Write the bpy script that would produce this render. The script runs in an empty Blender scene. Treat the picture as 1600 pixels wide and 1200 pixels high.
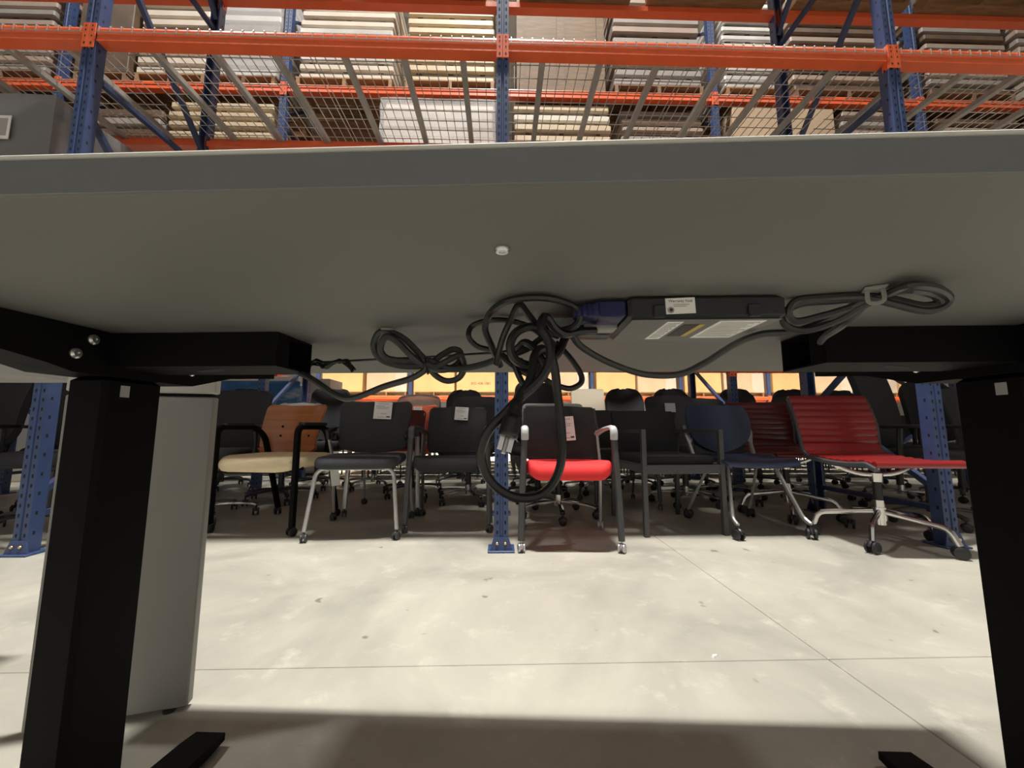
import bpy, math, random
from mathutils import Vector, Matrix
R = math.radians
random.seed(7)
scene = bpy.context.scene
COL = scene.collection

# ------------------------------------------------------------------ camera
cam_data = bpy.data.cameras.new('camera')
cam_data.sensor_width = 36.0
cam_data.lens = 13.5                 # ultra-wide, 600 px focal length on a 1600 px frame
cam_data.clip_start = 0.02
cam = bpy.data.objects.new('camera', cam_data)
COL.objects.link(cam)
cam.location = (0, 0, 0.66)
cam.rotation_euler = (R(90 + 6.51), 0, R(-1.55))
scene.camera = cam

# ------------------------------------------------------------------ world, exposure, big lights
world = bpy.data.worlds.new('world')
scene.world = world
world.use_nodes = True
world.node_tree.nodes['Background'].inputs[0].default_value = (0.9, 0.92, 1.0, 1)
world.node_tree.nodes['Background'].inputs[1].default_value = 0.005
scene.view_settings.view_transform = 'Standard'
scene.view_settings.look = 'None'
scene.view_settings.gamma = 1.0
scene.view_settings.use_curve_mapping = False
scene.view_settings.exposure = 0.56

def area_light(name, loc, sx, sy, power, color):
    d = bpy.data.lights.new(name, 'AREA')
    d.shape = 'RECTANGLE'; d.size = sx; d.size_y = sy
    d.energy = power; d.color = color
    o = bpy.data.objects.new(name, d); COL.objects.link(o)
    o.location = loc
    return o
WARM = (1.0, 0.962, 0.90)
AISLE = [(-6.4, 1.4, 210), (0.10, 1.4, 660), (6.6, 1.4, 100)]           # narrow-beam high-bay lamps over the near aisle: x, y, power
AISLE_FAR = [(-4.5, 8.6, 290), (-1.0, 8.6, 290), (2.5, 8.6, 290), (6.0, 8.6, 290), (9.5, 8.6, 290)]
LAMP_Z = 12.0
for x, y, p in AISLE: area_light('high_bay_light', (x, y, LAMP_Z), 1.0, 0.35, p, WARM).data.spread = R(125)
for x, y, p in AISLE_FAR: area_light('high_bay_light', (x, y, LAMP_Z), 1.2, 0.35, p, (1.0, 0.90, 0.76)).data.spread = R(36)

# ------------------------------------------------------------------ materials
def mat(name, color, rough=0.5, metal=0.0, var=0.0, vscale=8.0, bump=0.0, bscale=80.0, spec=0.5, trans=0.0, coat=0.0, stretch=None, color2=None):
    m = bpy.data.materials.new(name); m.use_nodes = True
    nt = m.node_tree; b = nt.nodes['Principled BSDF']
    b.inputs['Base Color'].default_value = (*color, 1)
    b.inputs['Roughness'].default_value = rough
    b.inputs['Metallic'].default_value = metal
    b.inputs['Specular IOR Level'].default_value = spec
    b.inputs['Coat Weight'].default_value = coat
    if var or bump or color2:
        tc = nt.nodes.new('ShaderNodeTexCoord')
        mp = nt.nodes.new('ShaderNodeMapping')
        nt.links.new(tc.outputs['Object'], mp.inputs['Vector'])
        if stretch: mp.inputs['Scale'].default_value = stretch
    if var or color2:
        n = nt.nodes.new('ShaderNodeTexNoise'); n.inputs['Scale'].default_value = vscale; n.inputs['Detail'].default_value = 5
        nt.links.new(mp.outputs[0], n.inputs['Vector'])
        rp = nt.nodes.new('ShaderNodeValToRGB')
        rp.color_ramp.elements[0].position = 0.3; rp.color_ramp.elements[1].position = 0.7
        c2 = color2 or color
        rp.color_ramp.elements[0].color = (*[max(0, c * (1 - var)) for c in color], 1)
        rp.color_ramp.elements[1].color = (*[min(1, c * (1 + var)) for c in c2], 1)
        nt.links.new(n.outputs['Fac'], rp.inputs[0])
        nt.links.new(rp.outputs[0], b.inputs['Base Color'])
    if bump:
        n2 = nt.nodes.new('ShaderNodeTexNoise'); n2.inputs['Scale'].default_value = bscale; n2.inputs['Detail'].default_value = 3
        nt.links.new(mp.outputs[0], n2.inputs['Vector'])
        bp = nt.nodes.new('ShaderNodeBump'); bp.inputs['Strength'].default_value = bump; bp.inputs['Distance'].default_value = 0.002
        nt.links.new(n2.outputs['Fac'], bp.inputs['Height'])
        nt.links.new(bp.outputs[0], b.inputs['Normal'])
    if trans:
        out = nt.nodes['Material Output']
        mx = nt.nodes.new('ShaderNodeMixShader'); tr = nt.nodes.new('ShaderNodeBsdfTransparent')
        mx.inputs[0].default_value = trans
        nt.links.new(b.outputs[0], mx.inputs[1]); nt.links.new(tr.outputs[0], mx.inputs[2])
        nt.links.new(mx.outputs[0], out.inputs['Surface'])
    return m

M = {}
M['concrete'] = None
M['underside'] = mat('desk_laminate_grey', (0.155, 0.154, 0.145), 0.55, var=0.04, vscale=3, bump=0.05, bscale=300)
M['edge'] = mat('desk_edge_band', (0.13, 0.135, 0.14), 0.4, var=0.03, vscale=20)
M['black_steel'] = mat('black_powder_coat', (0.004, 0.004, 0.0045), 0.6, spec=0.10, bump=0.08, bscale=600)
M['cable_black'] = mat('black_rubber', (0.010, 0.010, 0.011), 0.36)
M['cable_grey'] = mat('dark_grey_rubber', (0.034, 0.034, 0.035), 0.42)
M['blue_plug'] = mat('blue_plastic', (0.016, 0.018, 0.085), 0.45)
M['grey_plug'] = mat('grey_plastic', (0.30, 0.30, 0.30), 0.45)
M['black_plastic'] = mat('black_plastic', (0.018, 0.018, 0.02), 0.4)
M['box_plastic'] = mat('control_box_plastic', (0.03, 0.031, 0.035), 0.45, bump=0.1, bscale=500)
M['box_bottom'] = mat('control_box_plate', (0.17, 0.17, 0.165), 0.5)
M['clear_clip'] = mat('clear_white_plastic', (0.40, 0.40, 0.38), 0.3, trans=0.45)
M['silver'] = mat('silver_paint', (0.55, 0.55, 0.56), 0.32, metal=0.6)
M['chrome'] = mat('polished_aluminium', (0.72, 0.71, 0.70), 0.16, metal=1.0)
M['brass'] = mat('brass_bolt', (0.75, 0.55, 0.25), 0.3, metal=1.0)
M['screw'] = mat('zinc_screw', (0.7, 0.7, 0.7), 0.3, metal=0.9)
M['blue'] = mat('rack_blue_paint', (0.045, 0.075, 0.185), 0.38, var=0.12, vscale=10, bump=0.03)
M['blue_dark'] = mat('rack_brace_paint', (0.035, 0.055, 0.13), 0.5, var=0.15, vscale=10)
M['orange'] = mat('rack_orange_paint', (0.80, 0.135, 0.045), 0.36, var=0.07, vscale=6, bump=0.03)
M['galv'] = mat('galvanised_wire', (0.62, 0.60, 0.56), 0.35, metal=0.7)
M['galv_dull'] = mat('galvanised_channel', (0.42, 0.40, 0.37), 0.5, metal=0.4, var=0.1)
M['hole'] = mat('perforation_dark', (0.006, 0.007, 0.012), 0.8)
M['cream_panel'] = mat('cream_board', (0.60, 0.49, 0.33), 0.5, var=0.08, vscale=4)
M['white_panel'] = mat('white_board', (0.68, 0.60, 0.50), 0.5, var=0.06, vscale=4)
M['pinkgrey_panel'] = mat('taupe_board', (0.40, 0.31, 0.25), 0.5, var=0.08, vscale=4)
M['grey_panel'] = mat('grey_board', (0.33, 0.30, 0.27), 0.5, var=0.1, vscale=4)
M['silver_panel'] = mat('silver_board', (0.66, 0.64, 0.60), 0.35, metal=0.3, var=0.1, vscale=4)
M['dark_brown'] = mat('dark_brown_board', (0.12, 0.075, 0.045), 0.55, var=0.25, vscale=6)
M['wood'] = mat('pallet_wood', (0.30, 0.175, 0.08), 0.7, var=0.25, vscale=5, stretch=(1, 8, 8), bump=0.2)
M['crate_wood'] = mat('brown_crate_wood', (0.17, 0.105, 0.052), 0.7, var=0.25, vscale=5, stretch=(1, 8, 8))
M['dark_wood'] = mat('weathered_wood', (0.20, 0.12, 0.065), 0.7, var=0.3, vscale=5, stretch=(1, 8, 8))
M['wrap'] = mat('stretch_wrap', (0.9, 0.9, 0.9), 0.15, trans=0.72, bump=1.0, bscale=9)
M['wrap_grey'] = mat('grey_stretch_wrap', (0.26, 0.26, 0.265), 0.16, trans=0.25, bump=1.0, bscale=7, stretch=(1, 1, 3))
M['cardboard'] = mat('cardboard', (0.62, 0.38, 0.17), 0.75, var=0.08, vscale=2)
M['cardboard_tan'] = mat('tan_cardboard', (0.52, 0.38, 0.25), 0.75, var=0.08, vscale=2)
M['tape'] = mat('packing_tape', (0.50, 0.30, 0.13), 0.25)
M['paper'] = mat('white_paper', (0.93, 0.92, 0.90), 0.7)
M['ink'] = mat('printed_ink', (0.06, 0.05, 0.05), 0.7)
M['ink_grey'] = mat('pale_printed_ink', (0.42, 0.41, 0.40), 0.7)
M['yellow'] = mat('yellow_label_ink', (0.65, 0.50, 0.10), 0.6)
M['mesh_black'] = mat('black_mesh_fabric', (0.028, 0.029, 0.031), 0.6, bump=0.5, bscale=900, trans=0.06)
M['mesh_grey'] = mat('charcoal_mesh_fabric', (0.045, 0.046, 0.05), 0.5, bump=0.5, bscale=900, trans=0.10)
M['mesh_brown'] = mat('brown_mesh_fabric', (0.15, 0.105, 0.08), 0.6, bump=0.5, bscale=900, trans=0.30)
M['fabric_black'] = mat('black_fabric', (0.022, 0.023, 0.026), 0.85, bump=0.3, bscale=500)
M['fabric_charcoal'] = mat('charcoal_fabric', (0.042, 0.045, 0.052), 0.8, bump=0.3, bscale=500)
M['fabric_red'] = mat('bright_red_fabric', (0.80, 0.030, 0.032), 0.75, bump=0.3, bscale=500)
M['fabric_orange'] = mat('orange_fabric', (0.62, 0.12, 0.05), 0.75, bump=0.3, bscale=500)
M['fabric_maroon'] = mat('maroon_fabric', (0.10, 0.015, 0.015), 0.75)
M['fabric_cream'] = mat('cream_fabric', (0.84, 0.71, 0.46), 0.7, var=0.05, vscale=12, stretch=(1, 6, 6))
M['fabric_white'] = mat('off_white_fabric', (0.70, 0.67, 0.58), 0.75)
M['cream_back'] = mat('cream_vinyl', (0.60, 0.53, 0.40), 0.5)
M['plywood'] = mat('cherry_plywood', (0.46, 0.165, 0.055), 0.28, var=0.18, vscale=3, stretch=(0.6, 1, 9), coat=0.3)
M['navy'] = mat('navy_plastic', (0.020, 0.031, 0.070), 0.5, bump=0.1, bscale=400)
M['vinyl_red'] = mat('red_vinyl', (0.23, 0.014, 0.014), 0.30, coat=0.35)
M['vinyl_maroon'] = mat('dark_red_vinyl', (0.10, 0.010, 0.011), 0.30, coat=0.35)
M['grey_laminate'] = mat('grey_laminate', (0.27, 0.265, 0.25), 0.5, var=0.03)
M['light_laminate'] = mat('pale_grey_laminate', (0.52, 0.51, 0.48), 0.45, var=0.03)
M['grey_frame'] = mat('light_grey_plastic', (0.50, 0.51, 0.52), 0.4)
M['dark_frame'] = mat('dark_grey_frame', (0.060, 0.061, 0.065), 0.4)
M['wall'] = mat('warehouse_wall', (0.42, 0.42, 0.42), 0.8, var=0.05, vscale=0.5)
M['ceil'] = mat('warehouse_ceiling', (0.36, 0.36, 0.36), 0.8, var=0.1, vscale=0.4)
M['red_plastic'] = mat('red_plastic', (0.75, 0.10, 0.05), 0.45)

def concrete():
    m = bpy.data.materials.new('polished_concrete'); m.use_nodes = True
    nt = m.node_tree; b = nt.nodes['Principled BSDF']; L = nt.links.new
    geo = nt.nodes.new('ShaderNodeNewGeometry')
    n1 = nt.nodes.new('ShaderNodeTexNoise'); n1.inputs['Scale'].default_value = 1.3; n1.inputs['Detail'].default_value = 8; n1.inputs['Roughness'].default_value = 0.62; n1.inputs['Distortion'].default_value = 0.6
    L(geo.outputs['Position'], n1.inputs['Vector'])
    r1 = nt.nodes.new('ShaderNodeValToRGB')
    r1.color_ramp.elements[0].position = 0.30; r1.color_ramp.elements[0].color = (0.295, 0.290, 0.250, 1)
    r1.color_ramp.elements[1].position = 0.68; r1.color_ramp.elements[1].color = (0.505, 0.485, 0.415, 1)
    L(n1.outputs['Fac'], r1.inputs[0])
    # pale blotches
    n2 = nt.nodes.new('ShaderNodeTexNoise'); n2.inputs['Scale'].default_value = 7; n2.inputs['Detail'].default_value = 6; n2.inputs['Roughness'].default_value = 0.7
    L(geo.outputs['Position'], n2.inputs['Vector'])
    r2 = nt.nodes.new('ShaderNodeValToRGB')
    r2.color_ramp.elements[0].position = 0.56; r2.color_ramp.elements[0].color = (0, 0, 0, 1)
    r2.color_ramp.elements[1].position = 0.78; r2.color_ramp.elements[1].color = (1, 1, 1, 1)
    L(n2.outputs['Fac'], r2.inputs[0])
    mx = nt.nodes.new('ShaderNodeMixRGB'); mx.inputs[2].default_value = (0.62, 0.60, 0.52, 1)
    ml = nt.nodes.new('ShaderNodeMath'); ml.operation = 'MULTIPLY'; ml.inputs[1].default_value = 0.65
    L(r2.outputs[0], ml.inputs[0]); L(ml.outputs[0], mx.inputs[0]); L(r1.outputs[0], mx.inputs[1])
    # small dark spots and stains
    n3 = nt.nodes.new('ShaderNodeTexNoise'); n3.inputs['Scale'].default_value = 11; n3.inputs['Detail'].default_value = 2
    L(geo.outputs['Position'], n3.inputs['Vector'])
    r3 = nt.nodes.new('ShaderNodeValToRGB')
    r3.color_ramp.elements[0].position = 0.245; r3.color_ramp.elements[0].color = (1, 1, 1, 1)
    r3.color_ramp.elements[1].position = 0.285; r3.color_ramp.elements[1].color = (0, 0, 0, 1)
    L(n3.outputs['Fac'], r3.inputs[0])
    mx2 = nt.nodes.new('ShaderNodeMixRGB'); mx2.inputs[2].default_value = (0.14, 0.13, 0.11, 1)
    ml2 = nt.nodes.new('ShaderNodeMath'); ml2.operation = 'MULTIPLY'; ml2.inputs[1].default_value = 0.7
    L(r3.outputs[0], ml2.inputs[0]); L(ml2.outputs[0], mx2.inputs[0]); L(mx.outputs[0], mx2.inputs[1])
    L(mx2.outputs[0], b.inputs['Base Color'])
    rr = nt.nodes.new('ShaderNodeMapRange'); rr.inputs[3].default_value = 0.32; rr.inputs[4].default_value = 0.55
    L(n2.outputs['Fac'], rr.inputs[0]); L(rr.outputs[0], b.inputs['Roughness'])
    b.inputs['Specular IOR Level'].default_value = 0.4
    bp = nt.nodes.new('ShaderNodeBump'); bp.inputs['Strength'].default_value = 0.12; bp.inputs['Distance'].default_value = 0.004
    L(n2.outputs['Fac'], bp.inputs['Height']); L(bp.outputs[0], b.inputs['Normal'])
    return m
M['concrete'] = concrete()

def sky_print():
    m = bpy.data.materials.new('printed_sky_picture'); m.use_nodes = True
    nt = m.node_tree; b = nt.nodes['Principled BSDF']; L = nt.links.new
    tc = nt.nodes.new('ShaderNodeTexCoord'); mp = nt.nodes.new('ShaderNodeMapping'); mp.inputs['Scale'].default_value = (1.6, 1, 4)
    L(tc.outputs['Object'], mp.inputs['Vector'])
    n = nt.nodes.new('ShaderNodeTexNoise'); n.inputs['Scale'].default_value = 1.5; n.inputs['Detail'].default_value = 7
    L(mp.outputs[0], n.inputs['Vector'])
    r = nt.nodes.new('ShaderNodeValToRGB')
    r.color_ramp.elements[0].position = 0.42; r.color_ramp.elements[0].color = (0.03, 0.16, 0.42, 1)
    r.color_ramp.elements[1].position = 0.72; r.color_ramp.elements[1].color = (0.75, 0.82, 0.85, 1)
    e = r.color_ramp.elements.new(0.55); e.color = (0.06, 0.26, 0.52, 1)
    L(n.outputs['Fac'], r.inputs[0]); L(r.outputs[0], b.inputs['Base Color'])
    b.inputs['Roughness'].default_value = 0.5
    return m
M['sky_print'] = sky_print()

def emissive(name, color, strength):
    m = bpy.data.materials.new(name); m.use_nodes = True
    b = m.node_tree.nodes['Principled BSDF']
    b.inputs['Emission Color'].default_value = (*color, 1); b.inputs['Emission Strength'].default_value = strength
    return m
M['lamp'] = emissive('lamp_lens', (1, 0.95, 0.85), 6)

# ------------------------------------------------------------------ mesh primitives: each returns (verts, faces)
def join(*ps):
    V, F = [], []
    for v, f in ps:
        o = len(V); V += v; F += [tuple(i + o for i in q) for q in f]
    return V, F
def xf(p, m):
    return [tuple(m @ Vector(v)) for v in p[0]], p[1]
def mv(p, x, y, z): return [(v[0] + x, v[1] + y, v[2] + z) for v in p[0]], p[1]
def warp(p, fn): return [tuple(fn(*v)) for v in p[0]], p[1]
def box(x0, x1, y0, y1, z0, z1):
    V = [(x0, y0, z0), (x1, y0, z0), (x1, y1, z0), (x0, y1, z0), (x0, y0, z1), (x1, y0, z1), (x1, y1, z1), (x0, y1, z1)]
    return V, [(3, 2, 1, 0), (4, 5, 6, 7), (0, 1, 5, 4), (1, 2, 6, 5), (2, 3, 7, 6), (3, 0, 4, 7)]
def loft(rings, caps=True, closed=False):
    n = len(rings[0]); V = [p for r in rings for p in r]; F = []
    m = len(rings)
    for i in range(m if closed else m - 1):
        j = (i + 1) % m
        for k in range(n):
            l = (k + 1) % n
            F.append((i * n + k, i * n + l, j * n + l, j * n + k))
    if caps and not closed:
        F.append(tuple(reversed(range(n)))); F.append(tuple(range((m - 1) * n, m * n)))
    return V, F
def rrect(w, d, r, n=4):
    r = min(r, w / 2 - 1e-4, d / 2 - 1e-4); P = []
    for cx, cy, a0 in ((w / 2 - r, d / 2 - r, 0), (-w / 2 + r, d / 2 - r, 90), (-w / 2 + r, -d / 2 + r, 180), (w / 2 - r, -d / 2 + r, 270)):
        for i in range(n + 1):
            a = R(a0 + 90 * i / n); P.append((cx + r * math.cos(a), cy + r * math.sin(a)))
    return P
def cushion(w, d, h, r, e, crown=0.0, n=5):
    """rounded pad, base at z=0, top at z=h, corner radius r, edge rounding e"""
    rings = []
    for i in range(n + 1):
        a = R(-90 + 90 * i / n); ins = e * (1 - math.cos(a)); z = e + e * math.sin(a)
        rings.append([(x, y, z) for x, y in rrect(w - 2 * ins, d - 2 * ins, max(r - ins, .002))])
    for i in range(n + 1):
        a = R(90 * i / n); ins = e * (1 - math.cos(a)); z = h - e + e * math.sin(a)
        rings.append([(x, y, z) for x, y in rrect(w - 2 * ins, d - 2 * ins, max(r - ins, .002))])
    for s in (0.7, 0.35):
        rings.append([(x * s, y * s, h + crown * (1 - s)) for x, y in rrect(w - 2 * e, d - 2 * e, max(r - e, .002))])
    return loft(rings)
def cbox(x0, x1, y0, y1, z0, z1, b=0.003):
    w, d = x1 - x0, y1 - y0
    rings = []
    for ins, z in ((b, z0), (0, z0 + b), (0, z1 - b), (b, z1)):
        rings.append([(x + (x0 + x1) / 2, y + (y0 + y1) / 2, z) for x, y in rrect(w - 2 * ins, d - 2 * ins, b, 1)])
    return loft(rings)
def frames(pts):
    n = len(pts); T = []
    for i in range(n):
        a = pts[max(i - 1, 0)]; c = pts[min(i + 1, n - 1)]
        t = (c - a); T.append(t.normalized() if t.length > 1e-9 else Vector((0, 0, 1)))
    u = Vector((0, 0, 1))
    if abs(T[0].dot(u)) > 0.9: u = Vector((0, 1, 0))
    N = [(u - T[0] * u.dot(T[0])).normalized()]
    for i in range(1, n):
        v = N[-1] - T[i] * N[-1].dot(T[i]); N.append(v.normalized())
    return T, N
def tube(path, r, n=8, ry=None, radii=None):
    pts = [Vector(p) for p in path]; T, N = frames(pts); rings = []
    for i, p in enumerate(pts):
        B = T[i].cross(N[i]); rr = radii[i] if radii else r; r2 = ry if ry else rr
        off = math.pi / 4 if n == 4 else 0
        k = math.sqrt(2) if n == 4 else 1
        rings.append([tuple(p + N[i] * (r2 * k * math.cos(off + 2 * math.pi * j / n)) + B * (rr * k * math.sin(off + 2 * math.pi * j / n))) for j in range(n)])
    return loft(rings)
def spline(pts, k=6, closed=False):
    P = [Vector(p) for p in pts]; out = []; n = len(P)
    for i in range(n - 1):
        p0 = P[max(i - 1, 0)]; p1 = P[i]; p2 = P[i + 1]; p3 = P[min(i + 2, n - 1)]
        for j in range(k):
            t = j / k
            out.append(0.5 * ((2 * p1) + (p2 - p0) * t + (2 * p0 - 5 * p1 + 4 * p2 - p3) * t * t + (3 * p1 - p0 - 3 * p2 + p3) * t ** 3))
    out.append(P[-1]); return out
def fillet(pts, r, k=5):
    """polyline with rounded corners"""
    P = [Vector(p) for p in pts]; out = [P[0]]
    for i in range(1, len(P) - 1):
        a, b, c = P[i - 1], P[i], P[i + 1]
        d1 = (a - b); d2 = (c - b); q = min(r, d1.length * .49, d2.length * .49)
        s = b + d1.normalized() * q; e = b + d2.normalized() * q
        for j in range(k + 1):
            t = j / k; out.append((1 - t) ** 2 * s + 2 * t * (1 - t) * b + t * t * e)
    out.append(P[-1]); return out
def cyl(p0, p1, r, n=12, r1=None):
    return tube([p0, p1], r, n, radii=[r, r if r1 is None else r1])
def bar(p0, p1, w, h):
    return tube([p0, p1], w / 2, 4, ry=h / 2)
def lathe(prof, n=16):
    return loft([[(r * math.cos(2 * math.pi * k / n), r * math.sin(2 * math.pi * k / n), z) for k in range(n)] for r, z in prof])
def shell(fn, nu, nv, t):
    """closed thick sheet; fn(u,v) -> point, u,v in 0..1"""
    G = [[Vector(fn(i / nu, j / nv)) for j in range(nv + 1)] for i in range(nu + 1)]
    V, F = [], []
    W = nv + 1
    Nn = [[None] * W for _ in range(nu + 1)]
    for i in range(nu + 1):
        for j in range(W):
            a = G[min(i + 1, nu)][j] - G[max(i - 1, 0)][j]; b = G[i][min(j + 1, nv)] - G[i][max(j - 1, 0)]
            c = a.cross(b); Nn[i][j] = c.normalized() if c.length > 1e-12 else Vector((0, -1, 0))
    for s in (0.5, -0.5):
        for i in range(nu + 1):
            for j in range(W): V.append(tuple(G[i][j] + Nn[i][j] * t * s))
    o = (nu + 1) * W
    for i in range(nu):
        for j in range(nv):
            a, b, c, d = i * W + j, (i + 1) * W + j, (i + 1) * W + j + 1, i * W + j + 1
            F.append((a, b, c, d)); F.append((o + d, o + c, o + b, o + a))
    for i in range(nu):
        a, b = i * W, (i + 1) * W; F.append((o + a, o + b, b, a))
        a, b = i * W + nv, (i + 1) * W + nv; F.append((a, b, o + b, o + a))
    for j in range(nv):
        a, b = j, j + 1; F.append((a, b, o + b, o + a))
        a, b = nu * W + j, nu * W + j + 1; F.append((o + a, o + b, b, a))
    return V, F
def prism(poly, z0, z1):
    n = len(poly); V = [(x, y, z0) for x, y in poly] + [(x, y, z1) for x, y in poly]
    F = [(i, (i + 1) % n, n + (i + 1) % n, n + i) for i in range(n)]
    F.append(tuple(reversed(range(n)))); F.append(tuple(range(n, 2 * n)))
    return V, F

# ------------------------------------------------------------------ objects
MESHES = {}
def mesh(name, p, smooth=True, angle=40):
    me = bpy.data.meshes.new(name); me.from_pydata([tuple(v) for v in p[0]], [], p[1]); me.update()
    if smooth:
        me.polygons.foreach_set('use_smooth', [True] * len(me.polygons))
        me.set_sharp_from_angle(angle=R(angle))
    return me
def part(name, p, m, parent=None, smooth=True, loc=None, kind=None, label=None):
    me = p if isinstance(p, bpy.types.Mesh) else mesh(name, p, smooth)
    if not me.materials: me.materials.append(M[m])
    o = bpy.data.objects.new(name, me); COL.objects.link(o)
    if parent is not None: o.parent = parent
    if loc: o.location = loc
    if kind: o['kind'] = kind
    if label: o['label'] = label
    return o
def tag(o, label, cat, group=None):
    o['label'] = label; o['category'] = cat
    if group: o['group'] = group
    return o
def thing(name, label, cat, loc=(0, 0, 0), rz=0.0, group=None):
    o = bpy.data.objects.new(name, None); COL.objects.link(o)
    o.empty_display_size = 0.1
    o.location = loc; o.rotation_euler = (0, 0, rz)
    return tag(o, label, cat, group)
def copy_tree(o, parent=None):
    c = o.copy(); COL.objects.link(c)
    if parent is not None: c.parent = parent
    for ch in list(o.children): copy_tree(ch, c)
    return c
def dup(root, loc, rz, label=None, group=None):
    c = copy_tree(root); c.location = loc; c.rotation_euler = (0, 0, rz)
    if label: c['label'] = label
    if group: c['group'] = group
    return c
def struct(o): o['kind'] = 'structure'; return o
def lettering(body, size, m, parent, loc, rot, align='CENTER', extrude=0.0004):
    c = bpy.data.curves.new('lettering', 'FONT'); c.body = body; c.size = size; c.align_x = align; c.extrude = extrude
    t = bpy.data.objects.new('lettering_source', c); COL.objects.link(t)
    bpy.context.view_layer.update()
    me = bpy.data.meshes.new_from_object(t.evaluated_get(bpy.context.evaluated_depsgraph_get()))
    bpy.data.objects.remove(t)
    me.materials.clear(); me.materials.append(M[m])
    o = bpy.data.objects.new('lettering', me); COL.objects.link(o)
    if parent is not None: o.parent = parent
    o.location = loc; o.rotation_euler = rot
    return o
FRONT = (math.pi / 2, 0, 0)            # text facing -Y

# ------------------------------------------------------------------ warehouse shell
XW, YB, YF, ZC = 13.0, 15.0, -4.2, 13.0
fl = struct(part('floor', box(-XW, XW, YF, YB, -0.16, -0.012), 'concrete', smooth=False))
JX, JY = [-XW, -8.06, -3.56, 0.94, 5.44, 9.94, XW], [YF, -3.34, 1.16, 5.66, 10.16, YB]
for i in range(len(JX) - 1):
    for j in range(len(JY) - 1):
        g = 0.0012
        part('concrete_slab', cbox(JX[i] + g, JX[i + 1] - g, JY[j] + g, JY[j + 1] - g, -0.012, 0.0, 0.0015), 'concrete', fl, smooth=False)
struct(part('wall_back', box(-XW, XW, YB, YB + .2, -0.16, ZC), 'wall', smooth=False))
struct(part('wall_front', box(-XW, XW, YF - .2, YF, -0.16, ZC), 'wall', smooth=False))
struct(part('wall_left', box(-XW - .2, -XW, YF, YB, -0.16, ZC), 'wall', smooth=False))
struct(part('wall_right', box(XW, XW + .2, YF, YB, -0.16, ZC), 'wall', smooth=False))
struct(part('ceiling', box(-XW - .2, XW + .2, YF - .2, YB + .2, ZC, ZC + .15), 'ceil', smooth=False))
hb = None
for i, (x, y, p) in enumerate(AISLE + AISLE_FAR):
    if hb is None:
        hb = thing('high_bay_lamp', 'x', 'lamp')
        part('housing', cbox(-.68, .68, -.22, .22, 0.03, .11, .01), 'dark_frame', hb)
        part('lens', box(-.60, .60, -.175, .175, 0.022, .032), 'lamp', hb, smooth=False)
        for s in (-.5, .5): part('hanger_cable', cyl((s, 0, .11), (s, 0, ZC - LAMP_Z - .001), .004, 6), 'galv', hb)
        o = hb
    else: o = copy_tree(hb)
    o.location = (x, y, LAMP_Z)
    near = i < len(AISLE)
    o['label'] = ('high bay ceiling lamp hanging over the near aisle above the desk' if near else 'high bay ceiling lamp hanging over the far aisle before the cardboard boxes')
    o['group'] = 'lamps over the near aisle' if near else 'lamps over the far aisle'

# ------------------------------------------------------------------ pallet racking
BAY = 2.51
RD = 0.95          # frame depth (outer)
COLH = 7.0
def column_prim():
    w, g = 0.038, 0.006
    poly = [(-w, .066), (-w, 0), (-.009, 0), (-.006, g), (.006, g), (.009, 0), (w, 0), (w, .066), (w - .012, .066), (w - .012, .062), (w - .003, .062), (w - .003, .003), (.011, .003),
            (.008, .009), (-.008, .009), (-.011, .003), (-w + .003, .003), (-w + .003, .062), (-w + .012, .062), (-w + .012, .066)]
    return prism(list(reversed(poly)), 0.006, COLH)
COL_MESH = mesh('column', column_prim(), smooth=False); COL_MESH.materials.append(M['blue'])
def holes_prim():
    V, F = [], []
    z = 0.10
    while z < COLH - .05:
        for x in (-.0215, .0215):
            s = 1 if x > 0 else -1
            o = len(V)
            V += [(x - .0055, -.0006, z), (x - .0045 - 0 * s, -.0006, z + .008), (x, -.0006, z + .011), (x + .0045, -.0006, z + .008), (x + .0055, -.0006, z), (x + .003, -.0006, z - .010), (x - .003, -.0006, z - .010)]
            F.append(tuple(range(o, o + 7))[::1])
        z += 0.0508
    z = 0.10
    while z < COLH - .05:          # side perforations
        for s in (-1, 1):
            o = len(V); x = s * .0386
            V += [(x, .020, z), (x, .031, z), (x, .031, z + .018), (x, .020, z + .018)]
            F.append((o, o + 1, o + 2, o + 3))
        z += 0.1016
    return V, F
HOLE_MESH = mesh('perforations', holes_prim(), smooth=False); HOLE_MESH.materials.append(M['hole'])
FOOT_MESH = mesh('foot_plate', join(cbox(-.072, .072, -.03, .10, 0, .010, .002),
    loft([[(-.060, -.012, .010), (.060, -.012, .010), (.060, -.002, .010), (-.060, -.002, .010)], [(-.040, -.006, .075), (.040, -.006, .075), (.040, -.001, .075), (-.040, -.001, .075)]])), smooth=False)
FOOT_MESH.materials.append(M['blue'])
BOLT_MESH = mesh('bolt', xf(lathe([(.0085, 0), (.0085, .005), (.006, .008)], 8), Matrix.Rotation(R(90), 4, 'X'))); BOLT_MESH.materials.append(M['brass'])
def brace_prim(p0, p1):
    return bar(p0, p1, .034, .030)
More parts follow.
